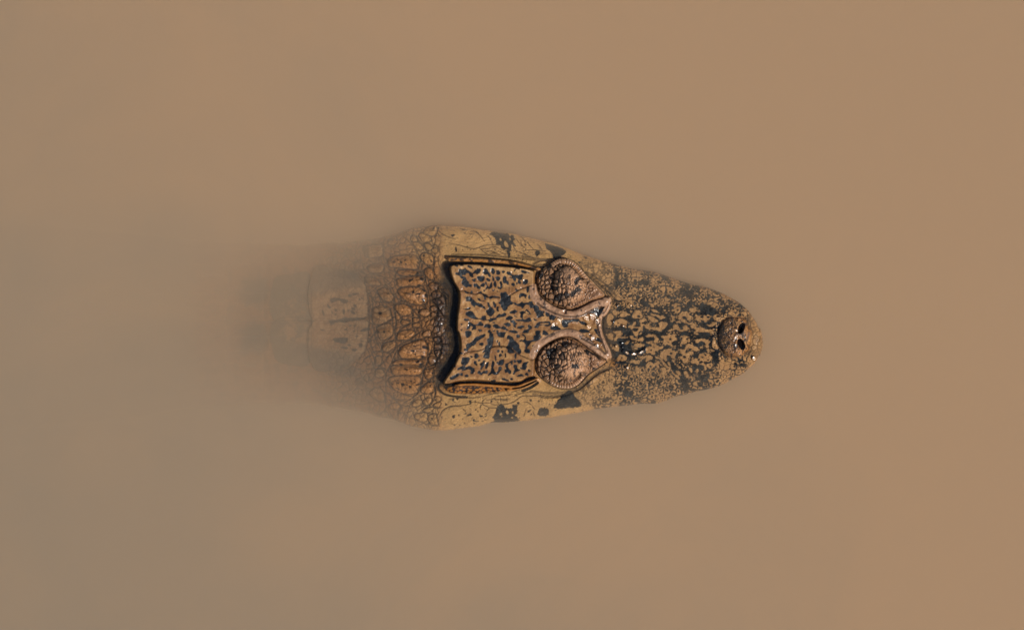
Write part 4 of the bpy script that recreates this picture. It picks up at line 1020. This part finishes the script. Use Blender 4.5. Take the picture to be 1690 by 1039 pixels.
def patch(name, P, Zr, Cr, nr, nth, dip, label=None, parent=None, gloss=1.0):
    """a separate plate: polar grid inside outline P, its rim turned down into the skin below"""
    Q = smooth_closed(P, 8)
    L = np.r_[0, np.cumsum(np.hypot(*np.diff(np.vstack([Q, Q[:1]]), axis=0).T))]
    s = np.linspace(0, L[-1], nth, endpoint=False)
    Qx = np.interp(s, L, np.r_[Q[:, 0], Q[0, 0]])
    Qy = np.interp(s, L, np.r_[Q[:, 1], Q[0, 1]])
    c = P.mean(0)
    r = np.concatenate([np.linspace(.0, 1, nr) ** .9, [1.0]])
    r[0] = .004
    X = c[0] + (Qx - c[0])[None, :] * r[:, None]
    Y = c[1] + (Qy - c[1])[None, :] * r[:, None]
    Z = bil(np.nan_to_num(Zr, nan=-20.), X, Y)
    Z[-1] -= dip
    Cg = bil(Cr, X, Y)
    n, m_ = X.shape
    Vv = world_xyz(X, Y, Z).reshape(-1, 3)
    idx = np.arange(n * m_).reshape(n, m_)
    nx = np.roll(idx, -1, 1)
    Fv = np.stack([idx[:-1], idx[1:], nx[1:], nx[:-1]], -1).reshape(-1, 4)
    area = 0.5 * np.sum(Qx * np.roll(Qy, -1) - Qy * np.roll(Qx, -1))
    if area < 0:
        Fv = Fv[:, ::-1]
    Fv = Fv[:, ::-1]
    ctr = [(idx[0][i], idx[0][(i + 1) % m_], idx[0][(i + 2) % m_], idx[0][(i + 3) % m_]) for i in range(0)]
    Vv = Vv.copy()
    Cv = Cg.reshape(-1, 3)
    ob = make_mesh(name, Vv, Fv, Cv, sstep(-.3, .6, Vv[:, 2] / K) * gloss, parent)
    if label:
        ob['label'] = label
    return ob


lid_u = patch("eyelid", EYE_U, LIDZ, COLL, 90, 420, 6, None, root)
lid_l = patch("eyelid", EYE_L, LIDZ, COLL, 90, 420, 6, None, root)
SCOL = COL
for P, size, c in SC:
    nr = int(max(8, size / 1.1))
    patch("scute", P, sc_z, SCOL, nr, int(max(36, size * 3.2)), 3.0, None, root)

# nostrils: open pits, each with its own dark lining
NZ = Hn + .35
NC = np.broadcast_to(np.array([.006, .004, .004]), gx.shape + (3,)).copy()
for P in NOS:
    patch("nostril", P, NZ, NC, 16, 60, .8, None, root, 0.0)

# ------------------------------------------------------------------ water and river bed
def water_material():
    m = bpy.data.materials.new("muddy_water")
    m.use_nodes = True
    n, l = links(m)
    for q in list(n):
        n.remove(q)
    out = n.new("ShaderNodeOutputMaterial")
    tr = n.new("ShaderNodeBsdfTransparent")
    gl = n.new("ShaderNodeBsdfGlossy")
    gl.inputs['Roughness'].default_value = .03
    fr = n.new("ShaderNodeFresnel")
    fr.inputs['IOR'].default_value = 1.33
    mx = n.new("ShaderNodeMixShader")
    l.new(fr.outputs[0], mx.inputs[0])
    l.new(tr.outputs[0], mx.inputs[1])
    l.new(gl.outputs[0], mx.inputs[2])
    # thin film of silt: slightly clearer and warmer to one side
    tc = n.new("ShaderNodeTexCoord")
    sx = n.new("ShaderNodeSeparateXYZ")
    l.new(tc.outputs['Object'], sx.inputs[0])
    no = n.new("ShaderNodeTexNoise")
    no.inputs['Scale'].default_value = 5.0
    no.inputs['Detail'].default_value = 4
    no.inputs['Distortion'].default_value = 1.2
    l.new(tc.outputs['Object'], no.inputs['Vector'])
    ma = n.new("ShaderNodeMath")
    ma.operation = 'MULTIPLY_ADD'
    ma.inputs[1].default_value = 1.0
    dg = n.new("ShaderNodeMath")
    dg.operation = 'MULTIPLY_ADD'
    dg.inputs[1].default_value = .8
    l.new(sx.outputs[1], dg.inputs[0])
    l.new(sx.outputs[0], dg.inputs[2])
    l.new(dg.outputs[0], ma.inputs[0])
    sc = n.new("ShaderNodeMath")
    sc.operation = 'MULTIPLY'
    sc.inputs[1].default_value = .75
    l.new(no.outputs['Fac'], sc.inputs[0])
    l.new(sc.outputs[0], ma.inputs[2])
    mr = n.new("ShaderNodeMapRange")
    mr.interpolation_type = 'SMOOTHSTEP'
    mr.inputs['From Min'].default_value = -.38
    mr.inputs['From Max'].default_value = .62
    l.new(ma.outputs[0], mr.inputs['Value'])
    cm = n.new("ShaderNodeMix")
    cm.data_type = 'RGBA'
    cm.inputs[6].default_value = (.86, .925, .965, 1)
    cm.inputs[7].default_value = (1, 1, .97, 1)
    l.new(mr.outputs[0], cm.inputs[0])
    l.new(cm.outputs[2], tr.inputs[0])
    l.new(mx.outputs[0], out.inputs['Surface'])
    bn = n.new("ShaderNodeTexNoise")
    bn.inputs['Scale'].default_value = 9
    bn.inputs['Detail'].default_value = 2
    l.new(tc.outputs['Object'], bn.inputs['Vector'])
    bu = n.new("ShaderNodeBump")
    bu.inputs['Strength'].default_value = .25
    bu.inputs['Distance'].default_value = .002
    l.new(bn.outputs['Fac'], bu.inputs['Height'])
    l.new(bu.outputs[0], gl.inputs['Normal'])
    vs = n.new("ShaderNodeVolumeScatter")
    va = n.new("ShaderNodeVolumeAbsorption")
    ad = n.new("ShaderNodeAddShader")
    silt = (.894, .754, .594, 1)
    for q in (vs, va):
        q.inputs['Color'].default_value = silt
        q.inputs['Density'].default_value = 52.0
    l.new(vs.outputs[0], ad.inputs[0])
    l.new(va.outputs[0], ad.inputs[1])
    l.new(ad.outputs[0], out.inputs['Volume'])
    return m


def slab(name, x, y, z0, z1, mat):
    me = bpy.data.meshes.new(name)
    v = [(sx * x, sy * y, z) for z in (z0, z1) for sx, sy in ((-1, -1), (1, -1), (1, 1), (-1, 1))]
    f = [(3, 2, 1, 0), (4, 5, 6, 7), (0, 1, 5, 4), (1, 2, 6, 5), (2, 3, 7, 6), (3, 0, 4, 7)]
    me.from_pydata(v, [], f)
    me.materials.append(mat)
    ob = bpy.data.objects.new(name, me)
    scene.collection.objects.link(ob)
    ob['kind'] = 'structure'
    return ob


slab("water", 60, 60, -.8, 0, water_material())
mud = bpy.data.materials.new("mud")
mud.use_nodes = True
mn, ml = links(mud)
mno = mn.new("ShaderNodeTexNoise")
mno.inputs['Scale'].default_value = 3
mcr = mn.new("ShaderNodeValToRGB")
mcr.color_ramp.elements[0].color = (.10, .065, .035, 1)
mcr.color_ramp.elements[1].color = (.2, .13, .07, 1)
ml.new(mno.outputs['Fac'], mcr.inputs[0])
ml.new(mcr.outputs[0], mn["Principled BSDF"].inputs['Base Color'])
slab("riverbed", 62, 62, -1.4, -.803, mud)
